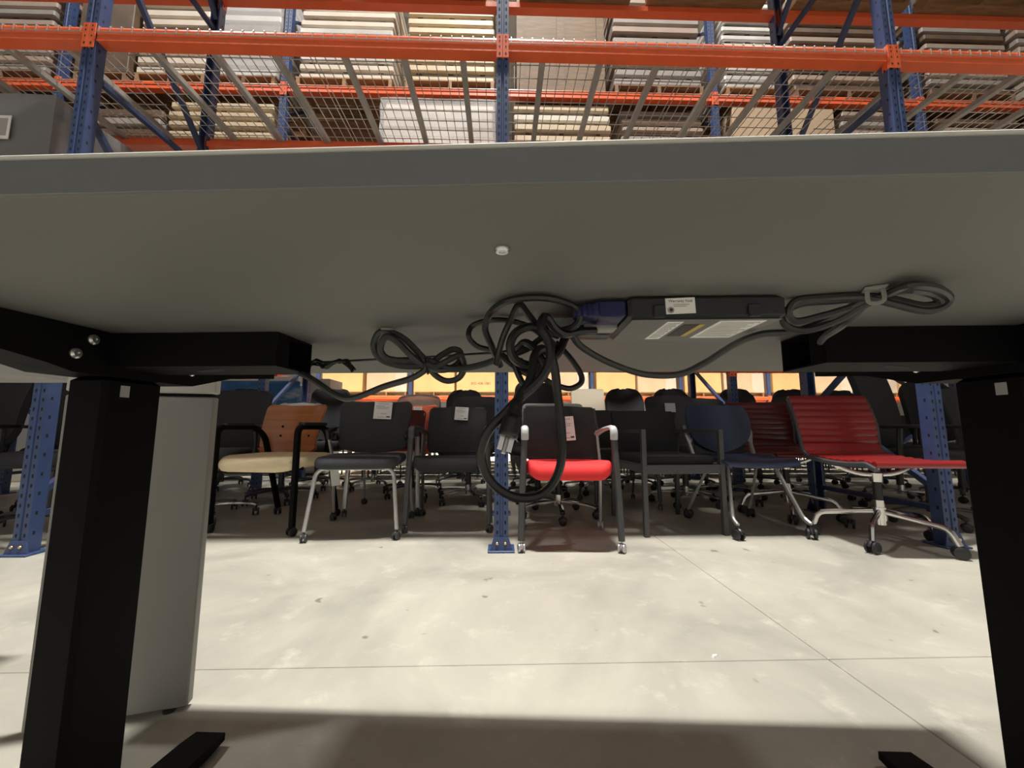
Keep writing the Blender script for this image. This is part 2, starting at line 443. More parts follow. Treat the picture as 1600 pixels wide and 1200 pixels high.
def upright_frame(label, loc, flip=False, proto=[None]):
    if proto[0] is None:
        o = thing('upright_frame', label, 'rack frame', group='blue upright frames of the racking')
        for k in (0, 1):
            c = part('column', COL_MESH, 'blue', o)
            h = part('perforations', HOLE_MESH, 'hole', c, kind='stuff')
            f = part('foot_plate', FOOT_MESH, 'blue', c)
            for bx in (-.022, .022):
                part('bolt', BOLT_MESH, 'brass', c, loc=(bx, -.010, .045))
            if k: c.location = (0, RD, 0); c.rotation_euler = (0, 0, math.pi)
        y0, y1 = .045, RD - .045
        segs = [((y0, .20), (y1, .20)), ((y0, .30), (y1, .92)), ((y1, .80), (y0, 1.46)), ((y0, 1.55), (y1, 1.55)), ((y1, 1.68), (y0, 2.55)),
                ((y0, 2.80), (y1, 2.80)), ((y1, 2.94), (y0, 3.80)), ((y0, 4.10), (y1, 4.10)), ((y1, 4.22), (y0, 5.1)), ((y0, 5.3), (y1, 5.3)), ((y1, 5.45), (y0, 6.3)), ((y0, 6.6), (y1, 6.6))]
        for (ya, za), (yb, zb) in segs:
            part('brace', brace_prim((0, ya, za), (0, yb, zb)), 'blue_dark', o, smooth=False)
        proto[0] = o
    else: o = copy_tree(proto[0])
    o['label'] = label
    o.location = loc
    o.rotation_euler = (0, 0, math.pi if flip else 0)
    if flip: o.location = (loc[0], loc[1] + RD, 0)
    return o
BH = 0.088
def beam_prim(L):
    poly = [(0, 0), (.072, 0), (.072, .046), (.042, .046), (.042, BH), (0, BH), (-.003, BH - .012), (-.003, BH - .04), (.002, BH - .046), (.002, BH - .05)]
    # poly is (y,z): extrude along x
    p = prism(poly, -L / 2, L / 2)
    return [(z, y, x) for y, x, z in [(v[0], v[1], v[2]) for v in p[0]]], p[1]
BEAM_MESH = mesh('beam_body', beam_prim(BAY - .078), smooth=False); BEAM_MESH.materials.append(M['orange'])
CONN_MESH = mesh('end_connector', join(cbox(-.019, .019, -.0095, -.003, -.052, .112, .002), cbox(-.019, -.014, -.006, .04, -.052, .112, .001)), smooth=False); CONN_MESH.materials.append(M['orange'])
def dots():
    V, F = [], []
    for z in (-.026, .022, .062, .090):
        o = len(V); r = .0075 if z < 0 else .006
        for k in range(8):
            V.append((r * .75 * math.cos(k * math.pi / 4), -.0101, z + r * 1.3 * math.sin(k * math.pi / 4)))
        F.append(tuple(range(o, o + 8)))
    return V, F
DOT_MESH = mesh('rivet_holes', dots(), smooth=False); DOT_MESH.materials.append(M['hole'])
def beam(label, xl, y, z, face=-1, proto=[None]):
    if proto[0] is None:
        o = thing('rack_beam', label, 'beam', group='orange beams of the racking')
        part('beam_body', BEAM_MESH, 'orange', o)
        for s in (-1, 1):
            c = part('end_connector', CONN_MESH, 'orange', o, loc=(s * (BAY / 2 - .0195), 0, 0))
            part('rivet_holes', DOT_MESH, 'hole', c, kind='stuff')
        proto[0] = o
    else: o = copy_tree(proto[0])
    o['label'] = label
    o.location = (xl + BAY / 2, y, z); o.rotation_euler = (0, 0, 0 if face < 0 else math.pi)
    return o
LV1, LV2, LV2B = 3.000, 4.40, 4.495
# wire decks ------------------------------------------------------------------
DW = (BAY - .078) / 2 - .006
def wires_prim():
    ps = []
    r = .0023
    n = 19
    for i in range(n):
        x = -DW / 2 + .012 + (DW - .024) * i / (n - 1)
        ps.append(tube(fillet([(x, -.0075, .045), (x, -.0075, BH + .004), (x, RD + .0075, BH + .004), (x, RD + .0075, .045)], .008, 2), r, 4))
    y = .0
    ys = [-.0075] + [.085 + .0985 * k for k in range(9)] + [RD + .0075]
    for k, y in enumerate(ys):
        z = .046 if k in (0, len(ys) - 1) else BH + .0095
        ps.append(tube([(-DW / 2, y - (.005 if k == 0 else -.005 if k == len(ys) - 1 else 0), z), (DW / 2, y - (.005 if k == 0 else -.005 if k == len(ys) - 1 else 0), z)], r, 4))
    return join(*ps)
WIRE_MESH = mesh('wire_grid', wires_prim(), smooth=False); WIRE_MESH.materials.append(M['galv'])
CHAN_MESH = mesh('support_channel', join(box(-.019, .019, .046, RD - .046, .052, .055), box(-.019, -.016, .046, RD - .046, .055, BH), box(.016, .019, .046, RD - .046, .055, BH)), smooth=False)
CHAN_MESH.materials.append(M['galv_dull'])
def wire_deck(label, x, y, z, proto=[None]):
    if proto[0] is None:
        o = thing('wire_deck', label, 'wire deck', group='wire mesh decks on the front rack')
        part('wire_grid', WIRE_MESH, 'galv', o, kind='stuff')
        for k in (-1, 0, 1): part('support_channel', CHAN_MESH, 'galv_dull', o, loc=(k * .385, 0, 0))
        proto[0] = o
    else: o = copy_tree(proto[0])
    o['label'] = label; o.location = (x, y, z)
    return o
FY, BY, RY = 2.15, 4.06, 10.55
BAYS = [(-7.53, 'outermost left bay'), (-5.02, 'far left bay'), (-2.51, 'bay left of the middle upright'), (0.0, 'bay right of the middle upright'), (2.51, 'far right bay'), (5.02, 'outermost right bay')]
up_names = {-7.53: 'ending the front rack at the left', 7.53: 'ending the front rack at the right', -5.02: 'one bay in from the left end of the front rack', -2.51: 'left of the wood-backed chair in the front rack', 0.0: 'in the middle beside the red-seat chair',
            2.51: 'behind the red ribbed chair in the front rack', 5.02: 'one bay in from the right end of the front rack'}
for x in (-7.53, -5.02, -2.51, 0.0, 2.51, 5.02, 7.53):
    upright_frame('blue perforated upright frame ' + up_names[x], (x, FY, 0))
bk_names = {-7.53: 'ending the back rack at the left', 7.53: 'ending the back rack at the right', -5.02: 'one bay in from the left end of the back rack', -2.51: 'of the back rack beside the sky picture', 0.0: 'of the back rack hidden behind the middle upright', 2.51: 'of the back rack behind the dark red chair', 5.02: 'one bay in from the right end of the back rack'}
for x in (-7.53, -5.02, -2.51, 0.0, 2.51, 5.02, 7.53):
    upright_frame('dark blue upright frame ' + bk_names[x], (x, BY, 0), flip=True)
for i, x in enumerate((-7.53, -5.02, -2.51, 0.0, 2.51, 5.02, 7.53, 10.04, 12.55)):
    upright_frame('blue upright frame between the distant cardboard boxes in the far rack', (x, RY, 0))
for xl, nm in BAYS:
    for z, ln in ((LV1, 'holding the empty wire decks'), (LV2, 'on the upper level above the wire decks')):
        beam('orange front beam of the front rack %s, %s' % (ln, nm), xl, FY, z)
        beam('orange rear beam of the front rack %s, %s' % (ln, nm), xl, FY + RD, z, 1)
    for k in (0, 1):
        wire_deck('wire mesh deck, %s half of the %s' % (('left', 'right')[k], nm), xl + .039 + .003 + DW / 2 + k * (DW + .006), FY, LV1)
    for z, ln in ((LV1, 'under the lower stacks'), (LV2B, 'under the upper stacks')):
        beam('orange front beam of the back rack %s, %s' % (ln, nm), xl, BY, z)
        beam('orange rear beam of the back rack %s, %s' % (ln, nm), xl, BY + RD, z, 1)
    beam('orange front beam of the back rack on its top level, %s' % nm, xl, BY, 6.15)
    beam('orange rear beam of the back rack on its top level, %s' % nm, xl, BY + RD, 6.15, 1)
for xl, nm in BAYS[3:5]:
    beam('dark orange low beam of the back rack just behind the desk edge, %s' % nm, xl, BY, 1.262)
beam('orange low front beam under the grey wrapped stack in the far left bay', -5.02, FY, 1.50)
beam('orange low rear beam under the grey wrapped stack in the far left bay', -5.02, FY + RD, 1.50, 1)
for i in range(8):
    beam('orange beam under the distant pallets of cardboard boxes', -7.53 + BAY * i, RY, 1.44)
    beam('orange rear beam under the distant pallets of cardboard boxes', -7.53 + BAY * i, RY + RD, 1.44, 1)

# ------------------------------------------------------------------ loads on the racking
PAL = {}
def add_pallet(parent, w, d, z, m='wood'):
    key = (round(w, 2), round(d, 2), m)
    ps = []
    p = part('pallet', join(*[box(-w / 2, w / 2, yy - .05, yy + .05, .0, .016) for yy in (-d / 2 + .05, 0, d / 2 - .05)]), m, parent, smooth=False, loc=(0, 0, z))
    for xx in (-w / 2 + .03, 0, w / 2 - .03): part('stringer', box(xx - .02, xx + .02, -d / 2, d / 2, .016, .105), m, p, smooth=False)
    n = 7
    for k in range(n):
        yy = -d / 2 + .05 + (d - .1) * k / (n - 1)
        part('deck_board', box(-w / 2, w / 2, yy - .05, yy + .05, .105, .121), m, p, smooth=False)
    return .121
def stack(name, label, cat, x0, x1, y0, y1, z0, n, th, gap, m, jit=.012, pallet='wood', wrap=None, group=None, rounded=.012):
    w, d = x1 - x0, y1 - y0
    o = thing(name, label, cat, ((x0 + x1) / 2, (y0 + y1) / 2, z0), 0, group)
    z = .0005
    if pallet: z += add_pallet(o, w, d, 0, pallet)
    for k in range(n):
        dx, dy = random.uniform(-jit, jit), random.uniform(-jit, jit)
        part('board', cbox(-w / 2 + .015, w / 2 - .015, -d / 2 + .015, d / 2 - .015, 0, th, rounded), m if isinstance(m, str) else m[k % len(m)], o, smooth=True, loc=(dx, dy, z))
        if gap > .002:
            for xx in (-w * .36, 0, w * .36):
                part('spacer', box(xx - .03, xx + .03, -d / 2 + .05, d / 2 - .05, 0, gap), 'dark_brown', o, smooth=False, loc=(0, 0, z + th))
        z += th + gap
    if wrap:
        e = .022
        part('stretch_wrap', shell(lambda u, v: wrapfn(u, v, w / 2 + e, d / 2 + e, z), 48, 10, .0012), wrap, o)
    return o
def wrapfn(u, v, a, b, h):
    q = (u * 4) % 4; s = int(q) if u < 1 else 0; f = q - int(q) if u < 1 else 0
    c = [(-a, -b), (a, -b), (a, b), (-a, b), (-a, -b)]
    x = c[s][0] + (c[s + 1][0] - c[s][0]) * f; y = c[s][1] + (c[s + 1][1] - c[s][1]) * f
    k = .006 * math.sin(v * 31 + u * 17) + .004 * math.sin(v * 13 - u * 41)
    return (x * (1 + k / a), y * (1 + k / b), .1 + v * (h - .1) + .01 * math.sin(u * 37))
def crate(label, x0, x1, y0, y1, z0, h, m='wood'):
    w, d = x1 - x0, y1 - y0
    o = thing('wooden_crate', label, 'crate', ((x0 + x1) / 2, (y0 + y1) / 2, z0))
    part('panel', box(-w / 2 + .02, w / 2 - .02, -d / 2 + .02, d / 2 - .02, .0, h), m, o, smooth=False)
    for s in (-1, 1):
        for xx in (-w / 2 + .05, 0, w / 2 - .05): part('batten', box(xx - .045, xx + .045, min(s * (d / 2 - .02), s * d / 2), max(s * (d / 2 - .02), s * d / 2), 0, h), m, o, smooth=False)
        for zz in (0, h - .1): part('rail', box(-w / 2 + .095, w / 2 - .095, min(s * (d / 2 - .02), s * (d / 2 - .003)), max(s * (d / 2 - .02), s * (d / 2 - .003)), zz, zz + .1), m, o, smooth=False)
    return o
def carton(label, x0, x1, y0, y1, z0, h, m='cardboard', lab=((.25, .62, .16, .12),), group=None, cat='box', name='cardboard_box', pallet=None, wrapped=False, text=None):
    w, d = x1 - x0, y1 - y0
    o = thing(name, label, cat, ((x0 + x1) / 2, (y0 + y1) / 2, z0), 0, group)
    z = 0
    if pallet: z = add_pallet(o, w, d, 0, pallet)
    part('body', cbox(-w / 2, w / 2, -d / 2, d / 2, z, z + h, .008), m, o, smooth=False)
    part('packing_tape', box(-.03, .03, -d / 2 - .001, d / 2 + .001, z + h - .0005, z + h + .001), 'tape', o, smooth=False)
    part('packing_tape', box(-.03, .03, -d / 2 - .0012, -d / 2, z + h - .16, z + h), 'tape', o, smooth=False)
    for fx, fz, lw, lh in lab:
        cx = -w / 2 + fx * w; cz = z + fz * h
        part('paper_label', box(cx - lw / 2, cx + lw / 2, -d / 2 - .002, -d / 2, cz - lh / 2, cz + lh / 2), 'paper', o, smooth=False)
    if text: lettering(text, .10, 'dark_brown', o, (0.1, -d / 2 - .001, z + .20), FRONT)
    if wrapped:
        part('stretch_wrap', box(w * .22, w / 2 + .006, -d / 2 - .006, d / 2, z, z + h), 'wrap', o, smooth=False)
    return o
LB, LT = BY + .02, BY + RD - .02            # load depth on back rack
ZA, ZB = LV1 + BH, LV2B + BH
S = stack
# lower tier of the back rack
S('panel_stack', 'dark brown low stack of boards on a pallet, left end of the lower tier', 'stack', -4.75, -3.86, LB, LT, ZA, 9, .10, .02, ['dark_brown', 'grey_panel'], wrap=None)
S('panel_stack', 'cream stack of thick boards seen through the deck, left of the blue column', 'stack', -3.80, -2.62, LB, LT, ZA, 10, .075, .045, 'cream_panel')
carton('dark brown pallet load of boxes between the blue column and the white wrapped stack', -2.38, -1.46, LB + .25, LT, ZA, .85, 'dark_brown', lab=(), cat='box load', name='dark_box_load', pallet='dark_wood')
crate('dark wooden crate on the lower tier, on top of the dark box load', -2.30, -1.52, LB + .3, LT - .05, ZA + .975, .34, 'dark_wood')
S('wrapped_panel_stack', 'white board stack under clear stretch wrap beside the middle upright', 'stack', -1.38, -.09, LB, LT, ZA, 11, .10, .012, 'white_panel', wrap='wrap')
S('panel_stack', 'cream stack of thick boards right of the middle upright, lower tier', 'stack', .12, 1.28, LB, LT, ZA, 10, .082, .045, ['cream_panel', 'cream_panel', 'fabric_white'])
S('panel_stack', 'taupe stack of thin boards on the lower tier beside the cream one', 'stack', 1.40, 2.40, LB + .05, LT, ZA, 12, .06, .045, ['pinkgrey_panel', 'pinkgrey_panel', 'grey_panel'])
carton('large tan cardboard box right of the right column on the lower tier', 2.72, 3.95, LB, LT, ZA, 1.24, 'cardboard_tan', lab=(), pallet='wood')
S('panel_stack', 'dim taupe stack of boards at the right end of the lower tier', 'stack', 4.05, 4.85, LB, LT, ZA, 11, .07, .045, ['pinkgrey_panel', 'grey_panel'])
# upper tier of the back rack
carton('brown box at the top left corner, upper tier', -4.9, -4.30, LB, LT, ZB, 1.3, 'dark_brown', lab=(), pallet='dark_wood')
S('panel_stack', 'pale pinkish stack of boards beside the left blue column, upper tier', 'stack', -4.22, -3.42, LB, LT, ZB, 11, .09, .035, 'white_panel')
S('wrapped_panel_stack', 'dark stack in shiny stretch wrap on the upper tier', 'stack', -3.36, -2.62, LB, LT, ZB, 11, .09, .03, ['silver_panel', 'grey_panel', 'dark_brown'], wrap='wrap')
S('panel_stack', 'cream stack of boards with a metallic sheen above the beam, upper tier', 'stack', -2.40, -1.28, LB, LT, ZB, 12, .08, .035, ['white_panel', 'white_panel', 'silver_panel'])
S('panel_stack', 'cream stack of boards next to the middle upright, upper tier', 'stack', -1.14, -.09, LB, LT, ZB, 11, .085, .04, 'cream_panel')
crate('brown wooden crate with battens right of the middle upright, upper tier', .16, 1.22, LB, LT, ZB, 1.25, 'crate_wood')
S('panel_stack', 'grey stack of boards right of the wooden crate, upper tier', 'stack', 1.32, 2.40, LB, LT, ZB, 10, .09, .05, ['grey_panel', 'grey_panel', 'pinkgrey_panel'], pallet='dark_wood')
S('panel_stack', 'white stack of thin boards near the top right column, upper tier', 'stack', 2.66, 3.36, LB, LT, ZB, 12, .07, .04, 'silver_panel')
S('panel_stack', 'dim brown stack of boards at the top right corner, upper tier', 'stack', 3.5, 4.85, LB, LT, ZB, 11, .08, .05, ['dark_brown', 'pinkgrey_panel'], pallet='dark_wood')
for a, b, k in ((-7.4, -6.35, 0), (-6.2, -5.2, 1), (5.2, 6.25, 2), (6.4, 7.4, 3)):
    for z0, tn, tv in ((ZA, 'lower', 10), (ZB, 'upper', 11)):
        S('panel_stack', 'dim brown board stack, %s tier of the %s, %s half' % (tn, ('outermost left bay', 'outermost right bay')[k // 2], ('left', 'right')[k % 2]), 'stack', a, b, LB, LT, z0, tv, .08, .04, ['dark_brown', 'grey_panel', 'pinkgrey_panel'][k % 2:], pallet='dark_wood')
# upper level of the front rack: stacks mostly out of frame, added to shade the chairs
for i, (a, b) in enumerate(((-7.4, -6.4), (-6.25, -5.15), (-4.9, -3.9), (-3.75, -2.65), (-2.4, -1.4), (-1.25, -.15), (.15, 1.15), (1.3, 2.38), (2.65, 3.7), (3.85, 4.9), (5.15, 6.2), (6.35, 7.4))):
    S('panel_stack', 'unseen shade-casting board stack on upper front level, %s half, %s' % (('left', 'right')[i % 2], BAYS[i // 2][1]), 'stack', a, b, FY + (.30 if i == 4 else -.05), FY + RD - .02, LV2 + BH, 7, .10, .02, ['grey_panel', 'pinkgrey_panel'][i % 2:], group='stacks on the front rack upper level')  # the one stack set back lets lamp light reach the cream seat
# grey wrapped stack and a loose board in the far left bay
w = S('wrapped_panel_stack', 'grey plastic-wrapped stack with a paper label at the far left', 'stack', -4.15, -2.82, FY + .14, FY + RD - .05, 1.50 + BH, 9, .112, .002, 'grey_panel', wrap='wrap_grey')
part('paper_label', box(.27, .46, -.424, -.420, .83, .985), 'paper', w, smooth=False)
part('label_print', box(.285, .445, -.4255, -.424, .85, .965), 'ink_grey', w, smooth=False)
bo = thing('loose_board', 'pale loose wooden board lying across the deck, far left bay', 'board', (-3.62, FY + .02, LV1 + BH + .0125))
part('plank', cbox(-.05, .05, .0, .92, 0, .03, .004), 'cream_panel', bo)

# distant pallets of boxes
bx = [(-6.9, 1.15, 'cardboard', 1.05), (-5.6, 1.1, 'cardboard_tan', .95), (-4.35, 1.2, 'cardboard', 1.0), (-3.63, 1.02, 'cardboard_tan', 1.05), (-2.43, 1.12, 'cardboard', 1.0), (-1.25, 1.16, 'cardboard', 1.05),
      (.12, 1.14, 'cardboard', 1.0), (1.30, 1.12, 'cardboard_tan', 1.05), (2.65, 1.10, 'cardboard', 1.0), (3.82, 1.08, 'cardboard_tan', 1.0), (5.15, 1.05, 'cardboard', 1.05), (6.27, 1.14, 'cardboard_tan', 1.0), (7.68, 1.1, 'cardboard', 1.0), (8.84, 1.12, 'cardboard_tan', 1.0), (10.18, 1.1, 'cardboard_tan', 1.05), (11.36, 1.1, 'cardboard', 1.0)]
bx = [b for b in bx if b[0] not in (-4.35, -3.63)] + [(-4.93, 1.1, 'cardboard', 1.0), (-3.72, 1.1, 'cardboard_tan', 1.05)]
bx = [b for b in bx if b[0] not in (-5.6, -6.9)]
words = {-4.93: 'distant cardboard box left of the brown mesh chair, partly behind the sky picture', -3.72: 'distant wrapped tan box right of the grey cabinet', -2.43: 'distant plain cardboard box behind the brown mesh chair', -1.25: 'distant cardboard box printed with a number',
         .12: 'distant cardboard box just right of the middle upright', 1.30: 'distant tan wrapped box behind the off-white chair back', 2.65: 'distant cardboard box behind the tall black chairs', 3.82: 'distant tan wrapped box behind the square black armchair', 5.15: 'distant cardboard box behind the dark red chair', 6.27: 'distant tan wrapped box left of the rear right upright', 7.68: 'distant cardboard box above the top edge of the red chair', 8.84: 'distant tan wrapped box right of the red chair top', 10.18: 'distant pale wrapped box just left of the right desk column', 11.36: 'distant cardboard box hidden at the far right behind the desk column'}
for x, wd, m, h in sorted(bx):
    carton(words[x], x, x + wd, RY + .05, RY + RD - .03, 1.44 + BH, h, m, lab=((.28, .80, .17, .30), (.62, .86, .20, .14)) if m == 'cardboard' else ((.3, .8, .2, .2),), pallet='wood', wrapped=(m == 'cardboard_tan'), text='800-408-1881' if x == -1.25 else None)
# printed sky picture, cabinet and bins behind the chairs on the left
sp = thing('display_board', 'wide board printed with blue sky and white clouds behind the chairs', 'picture', (-3.85, 5.45, 0))
part('board', cbox(-1.0, 1.0, -.03, .03, .42, 1.31, .004), 'sky_print', sp)
part('white_header', cbox(-1.0, 1.0, -.032, .032, 1.312, 1.375, .004), 'paper', sp)
for s in (-.9, .9): part('stand', join(cbox(s - .03, s + .03, -.03, .03, .02, .42, .004), cbox(s - .04, s + .04, -.25, .25, 0, .03, .004)), 'dark_frame', sp)
cb = thing('storage_cabinet', 'pale grey storage cabinet right of the printed sky picture', 'cabinet', (-2.62, 5.75, 0))
part('body', cbox(-.16, .16, -.22, .22, .03, 1.36, .006), 'light_laminate', cb)
part('door', cbox(-.155, .155, -.238, -.222, .06, 1.33, .004), 'light_laminate', cb)
part('plinth', cbox(-.15, .15, -.2, .2, 0, .03, .002), 'dark_frame', cb)
ct = part('low_cabinet', join(cbox(-.95, .95, -.22, .22, .04, 1.30, .006)), 'light_laminate', None)
ct.location = (-3.85, 6.02, 0); tag(ct, 'long pale cabinet hidden behind the printed sky picture', 'cabinet')
ct2 = part('plinth', cbox(-.9, .9, -.19, .19, 0, .04, .002), 'dark_frame', ct)
for x, wd, lb in ((-4.02, .28, 'left red plastic bin standing above the printed sky picture'), (-3.58, .34, 'right red plastic bin standing above the printed sky picture')):
    b = thing('storage_bin', lb, 'bin', (x, 6.02, 1.30))
    part('body', loft([[(sx * wd / 2 * k, sy * .15 * k, z) for sx, sy in ((-1, -1), (1, -1), (1, 1), (-1, 1))] for k, z in ((.9, 0), (1, .16))]), 'red_plastic', b, smooth=False)
    part('rim', cbox(-wd / 2 - .008, wd / 2 + .008, -.158, .158, .15, .17, .003), 'red_plastic', b)

# ------------------------------------------------------------------ chairs (local front = -Y, origin on the floor under the seat)
def twin_caster(r=.027, w=.045):
    """twin-wheel caster, stem top at z = 2r + .018, centred at origin on floor"""
    ps = []
    for s in (-1, 1):
        prof = [(r * .55, s * w * .18), (r, s * w * .22), (r, s * w * .42), (r * .8, s * w * .5), (r * .3, s * w * .5)]
        if s < 0: prof = prof[::-1]
        ps.append(mv(xf(lathe(prof, 14), Matrix.Rotation(R(90), 4, 'Y')), 0, 0, r))
    hood = []
    for i in range(9):
        a = R(10 + 20 * i)
        hood.append((0, -math.cos(a) * r * .9, r + math.sin(a) * r * .95))
    ps.append(tube(hood, w * .17, 6))
    ps.append(cyl((0, 0, r), (0, 0, 2 * r + .018), .006, 8))
    return join(*ps)
CASTER = mesh('caster', twin_caster()); CASTER.materials.append(M['black_plastic'])
CASTER_S = mesh('caster', twin_caster(.024, .036)); CASTER_S.materials.append(M['dark_frame'])
CASTER_L = mesh('caster', twin_caster(.031, .055)); CASTER_L.materials.append(M['black_plastic'])
CASTER_G = mesh('caster', twin_caster(.024, .038)); CASTER_G.materials.append(M['silver'])
def casters(root, pts, me, rz=0):
    for k, (x, y) in enumerate(pts):
        c = part('caster', me, 'black_plastic', root, loc=(x, y, 0)); c.rotation_euler = (0, 0, rz + [.2, -.5, .9, -.2, 2.2][k % 5])
def paper_tag(root, x, y, z, w, h, tilt=0, lean=0.0):
    """tag hanging in front of a backrest, with print on it"""
    t = part('paper_tag', box(-w / 2, w / 2, -.001, 0, -h, 0), 'paper', root, smooth=False, loc=(x, y, z), label='white printed paper tag')
    t.rotation_euler = (lean, tilt, 0)
    lines = []
    for k, (a, b, q) in enumerate(((-.32, .30, .10), (-.40, .10, .22), (-.40, .34, .30), (-.36, .28, .38), (-.1, .22, .68), (-.28, .26, .88))):
        lines.append(box(a * w, b * w, -.0016, -.001, -q * h - .025 * h, -q * h))
    part('print', join(*lines), 'ink_grey', t, smooth=False, kind='stuff')
    part('print', box(.22 * w, .42 * w, -.0016, -.001, -.90 * h, -.83 * h), 'ink', t, smooth=False)
    return t
def back_shell(w, h, curve, lean, taper=0.0, sag=0.0, round_=.0, top_arc=0.0, nu=14, nv=16, t=.012):
    """curved backrest sheet: w wide, h tall, curve = depth of lateral curve, lean = backward lean at the top; origin bottom centre"""
    def fn(u, v):
        s = 2 * u - 1
        ww = w / 2 * (1 - taper * (1 - v))
        if round_:
            k = round_ / h; d = 0
            if v < k: d = (1 - math.sqrt(max(0, 1 - ((k - v) / k) ** 2))) * round_
            if v > 1 - k: d = (1 - math.sqrt(max(0, 1 - ((v - 1 + k) / k) ** 2))) * round_
            ww -= d
        x = s * ww
        z = v * h - sag * (1 - s * s) * (1 - v) + top_arc * (1 - s * s) * v
        y = lean * v - curve * s * s - .02 * math.sin(math.pi * v)
        return (x, y, z)
    return shell(lambda u, v: fn(u, .5 - .5 * math.cos(math.pi * v)), nu, nv, t)
def waterfall(p, d, drop, dish=.0, w=.5):
    def f(x, y, z):
        k = max(0, (-y - d * .2) / (d * .3)); return (x, y, z - drop * k * k - dish * (1 - (2 * x / w) ** 2) * (1 if z > .01 else 0))
    return warp(p, f)
def star_base(r, n, z, hub_z, m, root, tip_drop=.0, rot=0.0, caster=None, arm_w=.020):
    ps = []
    for k in range(n):
        a = rot + 2 * math.pi * k / n; dx, dy = math.cos(a), math.sin(a)
        pth = [(dx * .02, dy * .02, hub_z), (dx * r * .5, dy * r * .5, (hub_z + z) / 2 + .012), (dx * r * .9, dy * r * .9, z + .012), (dx * r, dy * r, z)]
        ps.append(tube(spline(pth, 4), arm_w, 6, ry=arm_w * .6, radii=None))
    ps.append(cyl((0, 0, hub_z - .03), (0, 0, hub_z + .05), .030, 14))
    part('star_base', join(*ps), m, root)
    for k in range(n):
        a = rot + 2 * math.pi * k / n
        c = part('caster', caster or CASTER, 'black_plastic', root, loc=(math.cos(a) * r, math.sin(a) * r, 0)); c.rotation_euler = (0, 0, a * 1.7 + k)

# --- A: cherry plywood back, cream seat, black arm frame on casters
def chair_wood():
    BX = -.10
    o = thing('plywood_back_chair', 'armchair with curved cherry plywood back and cream seat, leftmost in the front row', 'chair', (-1.525, 2.79, 0), R(-9))
    for s in (-1, 1):
        part('leg_frame', tube(fillet([(s * .285, -.27, .055), (s * .285, -.27, .665), (s * .27, .02, .665), (s * .25, .10, .60), (s * .24, .27, .055)], .05, 5), .013, 4, ry=.016), 'black_steel', o)
        part('arm_pad', mv(cushion(.05, .26, .022, .02, .009), s * .278, -.11, .675), 'black_plastic', o)
    casters(o, [(-.285, -.27), (.285, -.27), (-.24, .27), (.24, .27)], CASTER)
    part('seat_rail', join(tube([(-.285, -.20, .40), (.285, -.20, .40)], .011, 8), tube([(-.26, .16, .40), (.26, .16, .40)], .011, 8)), 'black_steel', o)
    sm = waterfall(mv(cushion(.60, .52, .075, .14, .034, .008), 0, 0, 0), .52, .035)
    part('seat', mv(sm, 0, -.05, .405), 'fabric_cream', o)
    b = part('backrest', mv(back_shell(.50, .335, .085, .10, taper=.12, sag=.05, round_=.03, nu=18, t=.014), BX, .22, .50), 'plywood', o, label='curved cherry plywood backrest')
    for x, z in ((-.11, .10), (-.11, .17), (.13, .10), (.13, .17)):
        yy = .10 * z / .335 - .085 * (x / .25) ** 2 - .02 * math.sin(math.pi * z / .335)
        part('bolt', mv(xf(lathe([(.009, 0), (.009, .003), (.005, .005)], 10), Matrix.Rotation(R(90), 4, 'X')), BX + x, .22 + yy - .007, .50 + z), 'black_steel', b)
    part('back_bracket', join(*[tube(spline([(s * .12, .20, .42), (s * .12, .27, .46), (s * .12, .30, .60), (s * .12, .29, .66)], 4), .012, 6) for s in (-1, 1)]), 'black_steel', o)
    return o
chair_wood()

# --- B: silver nesting chair
def chair_nesting(label, loc, rz, tagged=True):
    o = thing('nesting_chair', label, 'chair', loc, rz)
    top = .415
    part('front_leg', tube(fillet([(-.262, -.24, .06), (-.225, -.20, top), (.225, -.20, top), (.262, -.24, .06)], .06, 6), .0125, 10), 'silver', o)
    for s in (-1, 1):
        part('rear_leg', tube(fillet([(s * .275, .30, .06), (s * .262, .20, .42), (s * .268, .10, .60)], .08, 5), .011, 10), 'silver', o)
        part('arm_stub', join(cyl((s * .268, .105, .585), (s * .268, .085, .645), .017, 12, .020), bar((s * .268, .10, .635), (s * .262, .20, .655), .03, .028)), 'black_plastic', o)
        part('pivot_knob', xf(lathe([(.012, -.02), (.026, -.014), (.026, .014), (.012, .02)], 14), Matrix.Translation((s * .245, .16, .60)) @ Matrix.Rotation(R(90), 4, 'Y')), 'black_plastic', o)
    casters(o, [(-.262, -.24), (.262, -.24), (-.275, .30), (.275, .30)], CASTER_S)
    part('seat', mv(waterfall(cushion(.50, .46, .060, .09, .026, .004), .46, .02), 0, -.02, .425), 'fabric_charcoal', o)
    part('seat_pan', mv(cushion(.44, .38, .016, .06, .006), 0, 0, .408), 'black_plastic', o)
    b = part('backrest', mv(back_shell(.52, .345, .05, .09, taper=.10, sag=.03, round_=.04, t=.010), 0, .27, .51), 'mesh_grey', o)
    part('back_rail', tube(spline([(-.25, .215, .60), (-.20, .275, .53), (0, .30, .50), (.20, .275, .53), (.25, .215, .60)], 4), .012, 8), 'black_plastic', o)
    part('back_spine', tube(spline([(-.02, .20, .42), (-.02, .30, .50), (-.02, .315, .60), (-.02, .345, .84)], 4), .010, 6), 'black_plastic', o)
    if tagged: paper_tag(o, .045, .310, .853, .130, .130, R(2), R(-10))
    return o
cB = chair_nesting('silver-legged nesting chair with charcoal mesh back and square white tag', (-.905, 2.605, 0), R(5))
part('hang_tag', box(-.028, .028, -.001, .001, -.13, 0), 'paper', cB, smooth=False, loc=(-.255, .20, .385)).rotation_euler = (0, R(-8), R(20))

